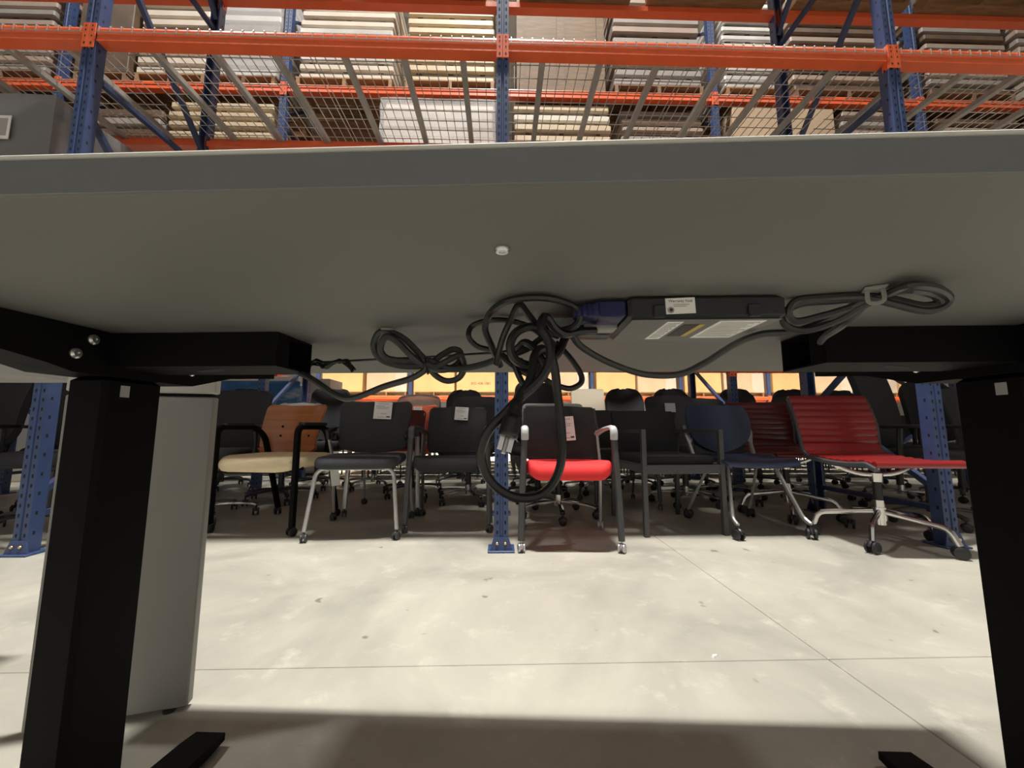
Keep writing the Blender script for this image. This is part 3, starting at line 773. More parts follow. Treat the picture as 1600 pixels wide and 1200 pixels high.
# --- C / D: mesh back armchairs with straight front legs
def chair_arm(name, label, loc, rz, seat_m, frame_m, cap_m, back_m, tag_args=None, caster=CASTER_S, back_w=.50):
    o = thing(name, label, 'chair', loc, rz)
    for s in (-1, 1):
        part('front_leg', tube([(s * .268, -.235, .06), (s * .262, -.225, .30), (s * .248, -.215, .60), (s * .244, -.205, .635)], .018, 8, ry=.017), frame_m, o)
        part('armrest', tube(spline([(s * .246, -.222, .595), (s * .246, -.225, .640), (s * .246, -.185, .662), (s * .246, -.03, .655), (s * .242, .10, .640), (s * .236, .19, .62)], 4), .021, 8, ry=.013), cap_m, o)
        part('rear_leg', tube(fillet([(s * .255, .245, .06), (s * .242, .14, .42), (s * .236, .20, .64)], .08, 5), .010, 8), 'silver' if cap_m == 'grey_frame' else frame_m, o)
    casters(o, [(-.268, -.235), (.268, -.235), (-.255, .245), (.255, .245)], caster)
    part('seat_rail', join(tube([(-.25, -.10, .40), (.25, -.10, .40)], .010, 8), tube([(-.24, .14, .40), (.24, .14, .40)], .010, 8)), frame_m, o)
    def sag(x, y, z): return (x, y, z + .045 * (2 * x / .48) ** 2 * max(0, min(1, (.1 - y) / .3)) - .028)
    part('seat', mv(warp(waterfall(cushion(.475, .47, .085, .07, .034, .0), .47, .03), sag), 0, -.02, .400), seat_m, o)
    part('backrest', mv(back_shell(back_w, .34, .035, .10, taper=.04, sag=.0, round_=.03, top_arc=.012, t=.012), 0, .23, .475 - (.018 if cap_m == 'grey_frame' else 0)), back_m, o)
    part('back_frame', tube(spline([(-back_w / 2 + .01, .205, .50), (-back_w / 2 + .005, .232, .64), (-back_w / 2 + .012, .285, .79)], 3) , .009, 6), frame_m, o)
    part('back_frame', tube(spline([(back_w / 2 - .01, .205, .50), (back_w / 2 - .005, .232, .64), (back_w / 2 - .012, .285, .79)], 3), .009, 6), frame_m, o)
    if tag_args: paper_tag(o, *tag_args)
    return o
chair_arm('mesh_armchair', 'black armchair with mesh back and white tag, just left of the middle upright', (-.342, 2.765, 0), R(0), 'fabric_black', 'dark_frame', 'dark_frame', 'mesh_black', (.03, .283, .822, .105, .105, R(3), R(-14)), back_w=.45)
chair_arm('red_seat_armchair', 'armchair with bright red seat, grey arm caps and black mesh back', (.385, 2.358, 0), R(-2.5), 'fabric_red', 'dark_frame', 'grey_frame', 'mesh_black', (.03, .236, .735, .115, .165, R(-4), R(-14)), CASTER_G)

# --- E: square black guest chair
def chair_square():
    o = thing('square_armchair', 'plain black square-framed armchair between the red-seat and navy chairs', 'chair', (1.12, 2.70, 0), R(3))
    for s in (-1, 1):
        part('front_leg', box(s * .252 - .014, s * .252 + .014, -.30, -.272, 0, .65), 'dark_frame', o, smooth=False)
        part('arm', box(s * .252 - .014, s * .252 + .014, -.2715, .26, .625, .65), 'dark_frame', o, smooth=False)
        part('rear_leg', bar((s * .252, .30, 0), (s * .252, .255, .64), .026, .026), 'dark_frame', o, smooth=False)
    part('seat_frame', join(box(-.238, .238, -.298, -.274, .375, .43), box(-.238, .238, .23, .25, .375, .42), box(-.264, -.240, -.2715, .26, .38, .42), box(.240, .264, -.2715, .26, .38, .42)), 'dark_frame', o, smooth=False)
    part('seat', mv(cushion(.472, .50, .055, .03, .018, .008), 0, -.01, .425), 'fabric_black', o)
    part('backrest', mv(back_shell(.49, .31, .012, .07, round_=.012, t=.045), -.0, .265, .475), 'fabric_black', o)
    part('back_post', join(bar((-.20, .24, .40), (-.20, .31, .70), .025, .025), bar((.20, .24, .40), (.20, .31, .70), .025, .025)), 'dark_frame', o, smooth=False)
    return o
chair_square()

# --- F: navy plastic chair with silver frame
def chair_navy():
    o = thing('navy_plastic_chair', 'navy plastic chair with rounded back, silver legs and front casters', 'chair', (1.625, 2.63, 0), R(1))
    for s in (-1, 1):
        part('front_leg', tube(fillet([(s * .225, -.30, .085), (s * .222, -.25, .11), (s * .155, -.12, .425), (s * .15, .10, .43)], .05, 5), .011, 8, ry=.014), 'silver', o)
        part('rear_leg', tube(fillet([(s * .15, -.02, .43), (s * .17, .06, .42), (s * .235, .27, .06)], .05, 5), .010, 8), 'silver', o)
        part('back_post', loft([[(s * .215, .15, .44), (s * .235, .15, .44), (s * .235, .175, .44), (s * .215, .175, .44)], [(s * .225, .20, .55), (s * .243, .20, .55), (s * .243, .222, .55), (s * .225, .222, .55)],
             [(s * .165, .228, .625), (s * .262, .222, .625), (s * .262, .236, .625), (s * .165, .242, .625)], [(s * .18, .245, .68), (s * .255, .24, .68), (s * .255, .25, .68), (s * .18, .255, .68)]]), 'silver', o)
    casters(o, [(-.225, -.30), (.225, -.30), (-.235, .27), (.235, .27)], CASTER_L)
    def seat(u, v):
        s = 2 * u - 1; y = -.26 + v * .46
        k = max(0, (.18 - v) / .18)
        w = .255 * (1 - .10 * k * k - .12 * max(0, v - .7))
        return (s * w, y, .455 - .04 * k * k + .012 * s * s + .03 * max(0, v - .75) - .012 * math.sin(math.pi * v))
    part('seat', shell(seat, 16, 14, .012), 'navy', o)
    def back(u, v):
        s = 2 * u - 1
        h = .33; prof = [.10, .17, .205, .226, .238, .243, .244, .240, .232, .212]
        f = v * 9; i = min(int(f), 8); w = prof[i] + (prof[i + 1] - prof[i]) * (f - i)
        return (s * w, .20 + .10 * v - .045 * (s * w / .24) ** 2, .50 + h * v - .02 * (1 - s * s) * (1 - v))
    part('backrest', shell(back, 16, 12, .012), 'navy', o)
    part('lower_back_panel', shell(lambda u, v: ((2 * u - 1) * .19, .215 + .01 * v, .46 + .10 * v * (1 - .0 * u)), 8, 4, .01), 'black_plastic', o)
    return o
chair_navy()

# --- G / H: ribbed vinyl chairs on polished star bases
def chair_ribbed(label, loc, rz, m, rot):
    o = thing('ribbed_vinyl_chair', label, 'chair', loc, rz)
    W = .255
    prof = []
    for i in range(61):           # side profile (y, z): from seat front to back top
        t = i / 60
        if t < .48:
            q = t / .48; prof.append((-.30 + .46 * q, .485 - .018 * math.sin(q * math.pi) - .03 * max(0, .12 - q) / .12))
        elif t < .60:
            q = (t - .48) / .12; a = q * R(74); prof.append((.16 + .09 * math.sin(a), .485 + .09 * (1 - math.cos(a))))
        else:
            q = (t - .60) / .40; prof.append((.2465 + .085 * q - .018 * math.sin(q * math.pi), .550 + .325 * q))
    def fn(u, v):
        s = 2 * u - 1; f = v * 60; i = min(int(f), 59); k = f - i
        y = prof[i][0] + (prof[i + 1][0] - prof[i][0]) * k; z = prof[i][1] + (prof[i + 1][1] - prof[i][1]) * k
        rib = abs(math.sin(v * 18 * math.pi)) * .006
        ty = prof[min(i + 1, 60)][0] - prof[i][0]; tz = prof[min(i + 1, 60)][1] - prof[i][1]; L = math.hypot(ty, tz) or 1
        ny, nz = -tz / L, ty / L
        wv = W * (1 - .04 * math.sin(math.pi * min(1, max(0, (v - .35) / .4))))
        return (s * wv, y + ny * rib, z + nz * rib)
    part('sling_seat', shell(fn, 6, 144, .012), m, o)
    for s in (-1, 1):
        part('side_rail', tube([(s * (W + .002) * (1 - .04 * math.sin(math.pi * min(1, max(0, (i / 60 - .35) / .4)))), p[0] - .004, p[1] - .013) for i, p in enumerate(prof)], .009, 6, ry=.016), 'dark_frame', o)
    part('front_roll', tube([(-W, -.296, .468), (W, -.296, .468)], .017, 12), m, o)
    part('seat_yoke', tube(spline([(-.245, .0, .462), (-.20, .0, .425), (-.10, .0, .392), (0, .0, .385), (.10, .0, .392), (.20, .0, .425), (.245, .0, .462)], 5), .010, 8, ry=.014), 'chrome', o)
    part('yoke_hub', cyl((0, 0, .345), (0, 0, .395), .030, 14, .034), 'chrome', o)
    part('gas_column', cyl((0, 0, .235), (0, 0, .350), .022, 14), 'black_plastic', o)
    part('column_tube', cyl((0, 0, .10), (0, 0, .24), .027, 14), 'chrome', o)
    ps = []
    for k in range(5):
        a = rot + 2 * math.pi * k / 5; dx, dy = math.cos(a), math.sin(a)
        ps.append(tube(fillet([(dx * .02, dy * .02, .175), (dx * .285, dy * .285, .140), (dx * .315, dy * .315, .062)], .035, 4), .013, 8, ry=.016))
    part('star_base', join(*ps, cyl((0, 0, .125), (0, 0, .20), .033, 14)), 'chrome', o)
    for k in range(5):
        a = rot + 2 * math.pi * k / 5
        c = part('caster', CASTER_L, 'black_plastic', o, loc=(math.cos(a) * .315, math.sin(a) * .315, 0)); c.rotation_euler = (0, 0, a + 1.2 + k)
    return o
chair_ribbed('glossy red ribbed vinyl swivel chair on polished star base, at the right', (2.215, 2.26, 0), R(-4), 'vinyl_red', R(-138))
chair_ribbed('dark red ribbed vinyl swivel chair, half hidden behind the bright red one', (2.185, 2.95, 0), R(-3), 'vinyl_maroon', R(-120))

# --- rows behind -------------------------------------------------------------
def task_chair(name, label, cat='chair', seat_m='fabric_black', back_m='fabric_black', h=.50, w=.46, z0=.56, arms=True, base='dark_frame', rnd=.10, group=None, t=.04, seat_z=.43):
    o = thing(name, label, cat, group=group)
    star_base(.29, 5, .075, .10, base, o, rot=.3)
    part('gas_column', join(cyl((0, 0, .11), (0, 0, .28), .026, 12), cyl((0, 0, .28), (0, 0, .40), .015, 10)), 'dark_frame', o)
    part('mechanism', cbox(-.09, .09, -.11, .12, seat_z - .055, seat_z - .003, .008), 'black_plastic', o)
    part('seat', mv(waterfall(cushion(.49, .47, .075, .10, .034, .006), .47, .035), 0, -.02, seat_z), seat_m, o)
    part('back_post', tube(spline([(0, .10, seat_z - .02), (0, .25, seat_z), (0, .30, z0 + .04), (0, .31, z0 + .2)], 4), .03, 6, ry=.012), 'black_plastic', o)
    part('backrest', mv(back_shell(w, h, .05, .10, taper=.06, sag=.02, round_=rnd, top_arc=.02, t=t), 0, .26, z0), back_m, o)
    if arms:
        for s in (-1, 1):
            part('armrest', join(mv(cushion(.075, .25, .028, .03, .011), s * .275, -.02, .655), tube(spline([(s * .12, .0, seat_z - .02), (s * .25, .0, seat_z - .01), (s * .275, .01, seat_z + .06), (s * .275, 0, .658)], 4), .016, 6)), 'black_plastic', o)
    return o
G1 = 'black task chairs crowded in the rows behind'
p_round = task_chair('task_chair', 'black rounded-back task chair in the crowd behind the front row', group=G1, h=.57, z0=.55, rnd=.13)
p_tall = task_chair('task_chair', 'x', h=.58, w=.44, z0=.53, rnd=.06, group=G1)
p_mesh = task_chair('task_chair', 'x', back_m='mesh_black', h=.46, w=.48, z0=.50, rnd=.05, t=.014, base='chrome', group=G1)
def put(proto, x, y, rz, label, first=set(), group=None):
    if proto.name in first: o = copy_tree(proto)
    else: first.add(proto.name); o = proto
    o.location = (x, y, 0); o.rotation_euler = (0, 0, R(rz)); o['label'] = label; o['group'] = group or G1
    return o
# distinguishable ones
c1 = put(p_mesh, -2.15, 2.98, 4, 'black mesh chair with a white tag at the far left, behind the grey panel leg')
paper_tag(c1, -.06, .30, .80, .12, .16, R(8), R(-8))
put(p_tall, .34, 3.66, -4, 'tall black task chair right behind the red-seat armchair')
chair_arm('mesh_armchair', 'low black mesh chair showing between the red-seat and square black armchairs', (1.0, 3.38, 0), R(6), 'fabric_black', 'dark_frame', 'dark_frame', 'mesh_black')
c4 = put(p_mesh, 1.63, 3.43, -3, 'black task chair with a small grey label above the square armchair')
part('small_label', box(-.05, .05, -.003, 0, -.09, 0), 'ink_grey', c4, smooth=False, loc=(.0, .285, .90)).rotation_euler = (R(-9), 0, 0)
put(p_tall, -2.06, 4.42, 4, 'dark task chair standing before the sky picture, right of the blue column')
BACKL = 'black task chair in the crowded rows behind, only its top showing'
rows = [(-.30, 3.58, -8, 2), (-1.42, 4.40, 8, 2), (-.50, 4.62, -5, 1), (.42, 4.42, 10, 1), (1.48, 4.40, -6, 1), (2.12, 4.40, 3, 1), (2.20, 3.75, 8, 2), (2.92, 3.50, -12, 2), (3.60, 3.45, 14, 2), (4.30, 3.55, -15, 1),
        (3.05, 2.72, 18, 0), (3.75, 2.70, 10, 2), (4.50, 2.75, -16, 0), (2.95, 4.40, 4, 1), (3.62, 4.45, -8, 1), (4.28, 4.42, 5, 0), (-3.05, 2.75, 20, 0), (-3.75, 2.72, -10, 1), (-4.42, 2.78, 5, 2), (-3.0, 3.55, 15, 2), (-3.72, 3.50, 8, 1), (-3.10, 4.42, -6, 0), (-3.80, 4.42, 6, 1)]
CENTRE = {(-.30, 3.58): 'black mesh task chair behind the tagged armchair left of the middle upright',
    (-1.42, 4.40): 'black mesh task chair two rows behind the silver nesting chair', (-.50, 4.62): 'black rounded task chair behind the brown mesh chair, left of the middle upright',
    (.42, 4.42): 'black rounded task chair behind the tall black chair, right of the middle upright', (1.48, 4.40): 'black rounded task chair right of the off-white chair back',
    (2.12, 4.40): 'black rounded task chair beside the back rack column behind the navy chair', (2.20, 3.75): 'black mesh task chair behind the dark red ribbed chair'}
for x, y, a, k in rows:
    if abs(x) > 2.5:
        rw = 0 if y < 3 else 1 if y < 4 else 2
        mates = sorted(q[0] for q in rows if q[0] * x > 0 and abs(q[0]) > 2.5 and (0 if q[1] < 3 else 1 if q[1] < 4 else 2) == rw)
        pos = ('leftmost', 'middle', 'rightmost')[mates.index(x)] if len(mates) == 3 else ('left', 'right')[mates.index(x)]
        side = 'left' if x < 0 else 'right'
        lb = 'black task chair under the far %s bay, %s row, the %s one' % (side, ('front', 'second', 'third')[rw], pos)
        gr = 'task chairs under the far %s bay' % side
    else: lb, gr = CENTRE[(x, y)], G1
    put((p_tall, p_round, p_mesh)[k], x, y, a, lb, group=gr)
FARL = 'black stacking chair added for shade, packed tightly in the farthest rows beyond the back rack'
GF = 'stacking chairs added for shade in the farthest rows'
sc0 = thing('shade_stacking_chair', FARL, 'chair', group=GF)  # dense rows added so the seats keep the far floor in shade
part('seat', mv(cushion(.49, .50, .05, .06, .02, .004), 0, 0, .42), 'fabric_black', sc0)
part('backrest', mv(back_shell(.46, .34, .03, .03, round_=.05, nu=8, nv=8, t=.03), 0, .205, .50), 'fabric_black', sc0)
for sx in (-1, 1):
    part('back_post', tube([(sx * .20, .20, .40), (sx * .20, .235, .75)], .010, 6), 'dark_frame', sc0)
    for sy in (-1, 1): part('leg', tube([(sx * .215, sy * .20, 0), (sx * .20, sy * .18, .425)], .010, 6), 'dark_frame', sc0)
n_far = 0
for r in range(5):
    for i in range(20):
        x = -2.05 + .505 * i; y = 5.42 + .545 * r
        if n_far: o = copy_tree(sc0)
        else: o = sc0
        o.location = (x, y, 0); n_far += 1
# orange and brown mesh task chair
def brown_chair(label, loc, rz, frame='mesh_brown', orange=True, cap='mesh_brown', z0=.50, h=.47):
    o = task_chair('mesh_back_chair', label, seat_m='fabric_orange', back_m=cap, h=h, w=.46, z0=z0, rnd=.05, t=.012, arms=False, base='dark_frame')
    o.location = loc; o.rotation_euler = (0, 0, rz)
    if orange: part('lumbar_cushion', mv(back_shell(.42, h * .74, .05, .07, round_=.03, t=.025), 0, .222, z0 + .02), 'fabric_orange', o, label='orange lumbar cushion')
    part('back_frame', tube([(p[0], p[1], p[2]) for p in spline([(-.21, .20, z0 + .06), (-.228, .25, z0 + .25), (-.222, .305, z0 + h - .05), (-.17, .33, z0 + h + .005), (0, .362, z0 + h + .018), (.17, .33, z0 + h + .005), (.222, .305, z0 + h - .05), (.228, .25, z0 + .25), (.21, .20, z0 + .06)], 4)], .010, 6), 'dark_frame', o)
    return o
b4 = brown_chair('brown see-through mesh chair with orange cushion, between the two white-tagged chairs', (-.89, 3.92, 0), R(2), z0=.53)
paper_tag(b4, .0, .235, .885, .09, .05, 0, R(-8))
brown_chair('orange-cushioned chair with grey top rail, behind the wood-backed chair', (-2.02, 3.66, 0), R(4), z0=.50, h=.40, cap='grey_frame')
# cream seat chair with maroon low back
o = chair_arm('cream_seat_chair', 'armless-looking chair with off-white seat and maroon back behind the nesting chair', (-.92, 3.24, 0), R(4), 'fabric_white', 'silver', 'dark_frame', 'fabric_maroon')
# off-white tall back
o = thing('cream_back_chair', 'chair with tall off-white rectangular back, right of the tall black chair', 'chair', (.95, 4.08, 0), R(-6))
star_base(.29, 5, .075, .10, 'chrome', o, rot=.6)
part('gas_column', cyl((0, 0, .11), (0, 0, .40), .022, 12), 'chrome', o)
part('seat', mv(cushion(.46, .45, .06, .05, .024, .004), 0, -.03, .42), 'cream_back', o)
part('backrest', mv(back_shell(.37, .60, .02, .10, round_=.012, t=.03), 0, .20, .50), 'cream_back', o)
part('back_post', tube(spline([(0, .05, .41), (0, .24, .42), (0, .265, .60)], 4), .03, 6, ry=.01), 'chrome', o)
# light grey framed chair
o = thing('grey_frame_chair', 'black chair with light grey back frame, close behind the red-seat armchair', 'chair', (.43, 2.97, 0), R(0))
star_base(.28, 5, .075, .11, 'chrome', o, rot=.9)
part('gas_column', cyl((0, 0, .12), (0, 0, .40), .022, 12), 'black_plastic', o)
part('seat', mv(cushion(.46, .42, .06, .08, .026, .004), 0, -.02, .41), 'fabric_black', o)
part('backrest', mv(back_shell(.45, .36, .03, .06, round_=.02, t=.02), 0, .19, .46), 'fabric_black', o)
part('back_frame', tube(fillet([(-.245, .12, .44), (-.245, .20, .62), (-.245, .262, .850), (.245, .262, .850), (.245, .20, .62), (.245, .12, .44)], .035, 4), .014, 8), 'grey_frame', o)
CABLES = {
    'motor_l': (0.0050, [(-0.4077,0.6713,0.7734), (-0.3601,0.6600,0.7595), (-0.3091,0.6286,0.7391), (-0.2596,0.6072,0.7113), (-0.2284,0.5964,0.7055), (-0.1787,0.5850,0.7223), (-0.1330,0.5738,0.7347), (-0.1095,0.5632,0.7505), (-0.1212,0.5585,0.7678), (-0.1422,0.5540,0.7886), (-0.1626,0.5526,0.7982), (-0.1799,0.5551,0.7982), (-0.1883,0.5603,0.7783), (-0.1778,0.5650,0.7601), (-0.1466,0.5692,0.7513), (-0.1115,0.5732,0.7541), (-0.0914,0.5777,0.7697), (-0.0747,0.5822,0.7796), (-0.0628,0.5819,0.7736), (-0.0678,0.5770,0.7549), (-0.0902,0.5726,0.7463), (-0.1123,0.5632,0.7505), (-0.1302,0.5497,0.7632), (-0.1494,0.5472,0.7823), (-0.1639,0.5456,0.7903), (-0.1725,0.5479,0.7832), (-0.1754,0.5529,0.7702), (-0.1644,0.5577,0.7598), (-0.1356,0.5619,0.7578), (-0.1064,0.5661,0.7587), (-0.0806,0.5724,0.7492), (-0.0509,0.5616,0.7477), (-0.0248,0.5459,0.7509), (-0.0071,0.5304,0.7547)]),
    'motor_l_tail': (0.0048, [(-0.1124,0.5783,0.7529), (-0.1013,0.5830,0.7399), (-0.0846,0.5825,0.7311), (-0.0661,0.5820,0.7350), (-0.0571,0.5768,0.7500), (-0.0627,0.5719,0.7677), (-0.0782,0.5673,0.7610), (-0.0981,0.5629,0.7505), (-0.1117,0.5552,0.7530)]),
    'handset': (0.0022, [(-0.3202,0.6889,0.7769), (-0.2744,0.6877,0.7792), (-0.2114,0.6860,0.7827), (-0.1495,0.6643,0.7814), (-0.0909,0.6427,0.7810), (-0.0396,0.6013,0.7765), (-0.0085,0.5604,0.7707), (0.0143,0.5298,0.7675)]),
    'loop_a': (0.0042, [(-0.0016,0.4902,0.7392), (-0.0112,0.4705,0.7577), (-0.0201,0.4507,0.7793), (-0.0106,0.4345,0.7957), (0.0095,0.4038,0.7977), (0.0447,0.3946,0.7977), (0.0781,0.4164,0.7967), (0.0886,0.4228,0.7854), (0.0820,0.4279,0.7748), (0.0644,0.4384,0.7713), (0.0466,0.4489,0.7653), (0.0319,0.4593,0.7557), (0.0167,0.4697,0.7513)]),
    'loop_b': (0.0038, [(0.0141,0.5198,0.7494), (-0.0105,0.5155,0.7635), (-0.0329,0.5111,0.7696), (-0.0443,0.5014,0.7813), (-0.0378,0.5034,0.7967), (-0.0117,0.4816,0.7977), (0.0183,0.4898,0.7977), (0.0420,0.4740,0.7835), (0.0531,0.4587,0.7660), (0.0607,0.4585,0.7501), (0.0523,0.4688,0.7376)]),
    'loop_c': (0.0040, [(-0.0064,0.4753,0.7392), (-0.0039,0.4653,0.7511), (0.0015,0.4551,0.7688), (0.0104,0.4399,0.7859), (0.0191,0.4157,0.7967), (0.0308,0.4293,0.7891), (0.0456,0.4389,0.7736), (0.0589,0.4436,0.7602), (0.0670,0.4484,0.7513)]),
    'loop_e': (0.0050, [(0.0658,0.4384,0.7675), (0.0483,0.4289,0.7710), (0.0303,0.4243,0.7735), (0.0157,0.4197,0.7655), (0.0092,0.4199,0.7510), (0.0144,0.4248,0.7367), (0.0305,0.4293,0.7302), (0.0499,0.4338,0.7333), (0.0655,0.4384,0.7462), (0.0749,0.4481,0.7653), (0.0812,0.4480,0.7754), (0.0938,0.4526,0.7807), (0.1050,0.4573,0.7812)]),
    'loop_f': (0.0045, [(0.0122,0.4498,0.7482), (0.0196,0.4446,0.7541), (0.0268,0.4394,0.7591), (0.0368,0.4342,0.7520), (0.0436,0.4290,0.7405), (0.0479,0.4289,0.7295), (0.0396,0.4341,0.7199), (0.0252,0.4395,0.7251), (0.0122,0.4498,0.7358), (0.0008,0.4601,0.7470)]),
    'loop_h': (0.0036, [(0.0670,0.4684,0.7659), (0.0764,0.4681,0.7561), (0.0889,0.4678,0.7408), (0.0981,0.4675,0.7248), (0.0971,0.4675,0.7144), (0.0840,0.4659,0.7079), (0.0671,0.4634,0.7115), (0.0511,0.4588,0.7187), (0.0338,0.4543,0.7289), (0.0213,0.4496,0.7404)]),
    'loop_i': (0.0036, [(0.0141,0.4398,0.7402), (0.0163,0.4397,0.7289), (0.0215,0.4396,0.7162), (0.0267,0.4394,0.7087), (0.0315,0.4443,0.7168), (0.0364,0.4492,0.7289), (0.0441,0.4490,0.7420)]),
    'power': (0.0050, [(0.1118,0.4471,0.7754), (0.0906,0.4377,0.7721), (0.0716,0.4282,0.7665), (0.0586,0.4186,0.7714), (0.0504,0.4088,0.7788), (0.0449,0.4039,0.7781), (0.0422,0.3990,0.7661), (0.0489,0.3988,0.7536), (0.0515,0.3988,0.7397), (0.0479,0.3989,0.7226), (0.0377,0.3991,0.7077), (0.0188,0.3996,0.6908), (0.0009,0.4001,0.6722), (-0.0118,0.4055,0.6590), (-0.0193,0.4107,0.6442), (-0.0215,0.4157,0.6285), (-0.0147,0.4206,0.6079), (0.0011,0.4251,0.5917), (0.0221,0.4296,0.5841), (0.0443,0.4340,0.5873), (0.0607,0.4385,0.6033), (0.0683,0.4383,0.6287), (0.0680,0.4383,0.6625), (0.0634,0.4334,0.6987), (0.0608,0.4285,0.7200), (0.0560,0.4236,0.7374), (0.0455,0.4189,0.7473), (0.0358,0.4142,0.7384), (0.0332,0.4093,0.7221), (0.0286,0.4044,0.7076), (0.0209,0.3996,0.6962), (0.0160,0.3947,0.6865)]),
    'motor_r': (0.0042, [(0.1083,0.4472,0.7888), (0.0908,0.4377,0.7836), (0.0839,0.4379,0.7744), (0.0886,0.4478,0.7629), (0.1074,0.4573,0.7509), (0.1395,0.4664,0.7376), (0.1809,0.4753,0.7270), (0.2229,0.4741,0.7270), (0.2533,0.4683,0.7400), (0.2872,0.4574,0.7623), (0.3143,0.4467,0.7727), (0.3417,0.4309,0.7721), (0.3646,0.4103,0.7802), (0.3855,0.3897,0.7942), (0.3984,0.3744,0.7974), (0.3844,0.3398,0.7937), (0.4173,0.3456,0.7937), (0.4503,0.3630,0.7905), (0.4471,0.3680,0.7815), (0.4328,0.3734,0.7804), (0.4072,0.3791,0.7895), (0.3879,0.3846,0.7968), (0.3640,0.4003,0.7990), (0.3361,0.4111,0.7990), (0.3216,0.4165,0.7891), (0.3271,0.4213,0.7755), (0.3461,0.4158,0.7698), (0.3730,0.4051,0.7788), (0.3900,0.3896,0.7914), (0.4019,0.3743,0.7988), (0.3940,0.3460,0.7917), (0.4364,0.3633,0.7932), (0.4465,0.3681,0.7869), (0.4334,0.3734,0.7851), (0.4097,0.3791,0.7937), (0.3849,0.3847,0.7990), (0.3485,0.3907,0.7990), (0.3248,0.4014,0.7991), (0.3184,0.4065,0.7875), (0.3300,0.4112,0.7787), (0.3568,0.4025,0.7837), (0.3899,0.3946,0.7916), (0.3843,0.4098,0.7765), (0.4045,0.4592,0.7740), (0.4481,0.5181,0.7794)]),
    'bundle_0': (.0016, [(-0.3344,0.6727,0.7666), (-0.3156,0.6601,0.7706), (-0.3066,0.6587,0.7617), (-0.2954,0.6629,0.7681), (-0.2815,0.6695,0.7762), (-0.2722,0.6670,0.7693), (-0.2544,0.6592,0.7566)]),
    'bundle_1': (.0016, [(-0.3372,0.6755,0.7641), (-0.3264,0.6764,0.7801), (-0.3084,0.6712,0.7653), (-0.2918,0.6619,0.7684), (-0.2833,0.6731,0.7771), (-0.2625,0.6580,0.7750), (-0.2558,0.6564,0.7542)]),
    'bundle_2': (.0016, [(-0.3320,0.6743,0.7702), (-0.3227,0.6707,0.7754), (-0.3054,0.6671,0.7621), (-0.2936,0.6691,0.7701), (-0.2839,0.6723,0.7795), (-0.2634,0.6632,0.7650), (-0.2537,0.6611,0.7616)]),
    'bundle_3': (.0016, [(-0.3298,0.6689,0.7696), (-0.3134,0.6605,0.7666), (-0.2990,0.6563,0.7670), (-0.2973,0.6678,0.7704), (-0.2837,0.6625,0.7737), (-0.2674,0.6670,0.7734), (-0.2520,0.6630,0.7593)]),
    'bundle_4': (.0016, [(-0.3356,0.6755,0.7735), (-0.3243,0.6672,0.7765), (-0.2998,0.6542,0.7700), (-0.2941,0.6687,0.7737), (-0.2802,0.6673,0.7767), (-0.2676,0.6636,0.7686), (-0.2554,0.6624,0.7581)]),
    'bundle_5': (.0016, [(-0.3342,0.6769,0.7689), (-0.3279,0.6787,0.7774), (-0.3000,0.6536,0.7648), (-0.2919,0.6574,0.7700), (-0.2799,0.6625,0.7736), (-0.2672,0.6646,0.7712), (-0.2562,0.6600,0.7570)]),
    'bundle_6': (.0016, [(-0.3386,0.6765,0.7738), (-0.3164,0.6679,0.7761), (-0.3028,0.6607,0.7690), (-0.2958,0.6644,0.7725), (-0.2858,0.6712,0.7774), (-0.2727,0.6654,0.7699), (-0.2571,0.6608,0.7614)]),
    'bundle_7': (.0016, [(-0.3351,0.6735,0.7716), (-0.3176,0.6653,0.7773), (-0.3054,0.6623,0.7623), (-0.2909,0.6612,0.7734), (-0.2816,0.6673,0.7721), (-0.2702,0.6629,0.7755), (-0.2580,0.6613,0.7563)]),
}
PLUG = ((0.0160,0.3947,0.6865), (0.0060,0.3850,0.6508))

# ------------------------------------------------------------------ neighbouring desk at the left
pn = thing('screen_panel', 'narrow grey laminate panel with a pale top rail behind the left desk column', 'panel', (-.735, 1.0, 0), R(14))
part('panel', cbox(-.30, 0, 0, .028, .010, .738, .003), 'grey_laminate', pn)
part('joint_strip', box(-.295, -.006, .004, .024, .738, .746), 'black_steel', pn, smooth=False)
part('top_rail', cbox(-.30, .002, -.001, .029, .746, .803, .003), 'light_laminate', pn)
for x in (-.26, -.04): part('foot_glide', mv(lathe([(.013, 0), (.013, .008), (.008, .0105)], 12), x, .014, 0), 'black_plastic', pn)
nd = thing('parked_desk', 'parked grey-topped desk at the left edge, beyond the black desk column', 'desk', (-1.325, .45, 0), R(-1))
part('tabletop', cbox(-1.5, 0, 0, .80, .802, .842, .002), 'grey_laminate', nd)
part('crossbar', cbox(-1.35, -.10, .60, .66, .752, .8015, .003), 'light_laminate', nd)
part('crossbar', cbox(-1.35, -.14, .18, .24, .752, .8015, .003), 'light_laminate', nd)
for x in (-1.22, -.30):
    c = part('column', cbox(x - .035, x + .035, .36, .46, .04, .80, .005), 'black_steel', nd)
    part('foot', cbox(x - .035, x + .035, .06, .74, .0, .04, .004), 'black_steel', nd)

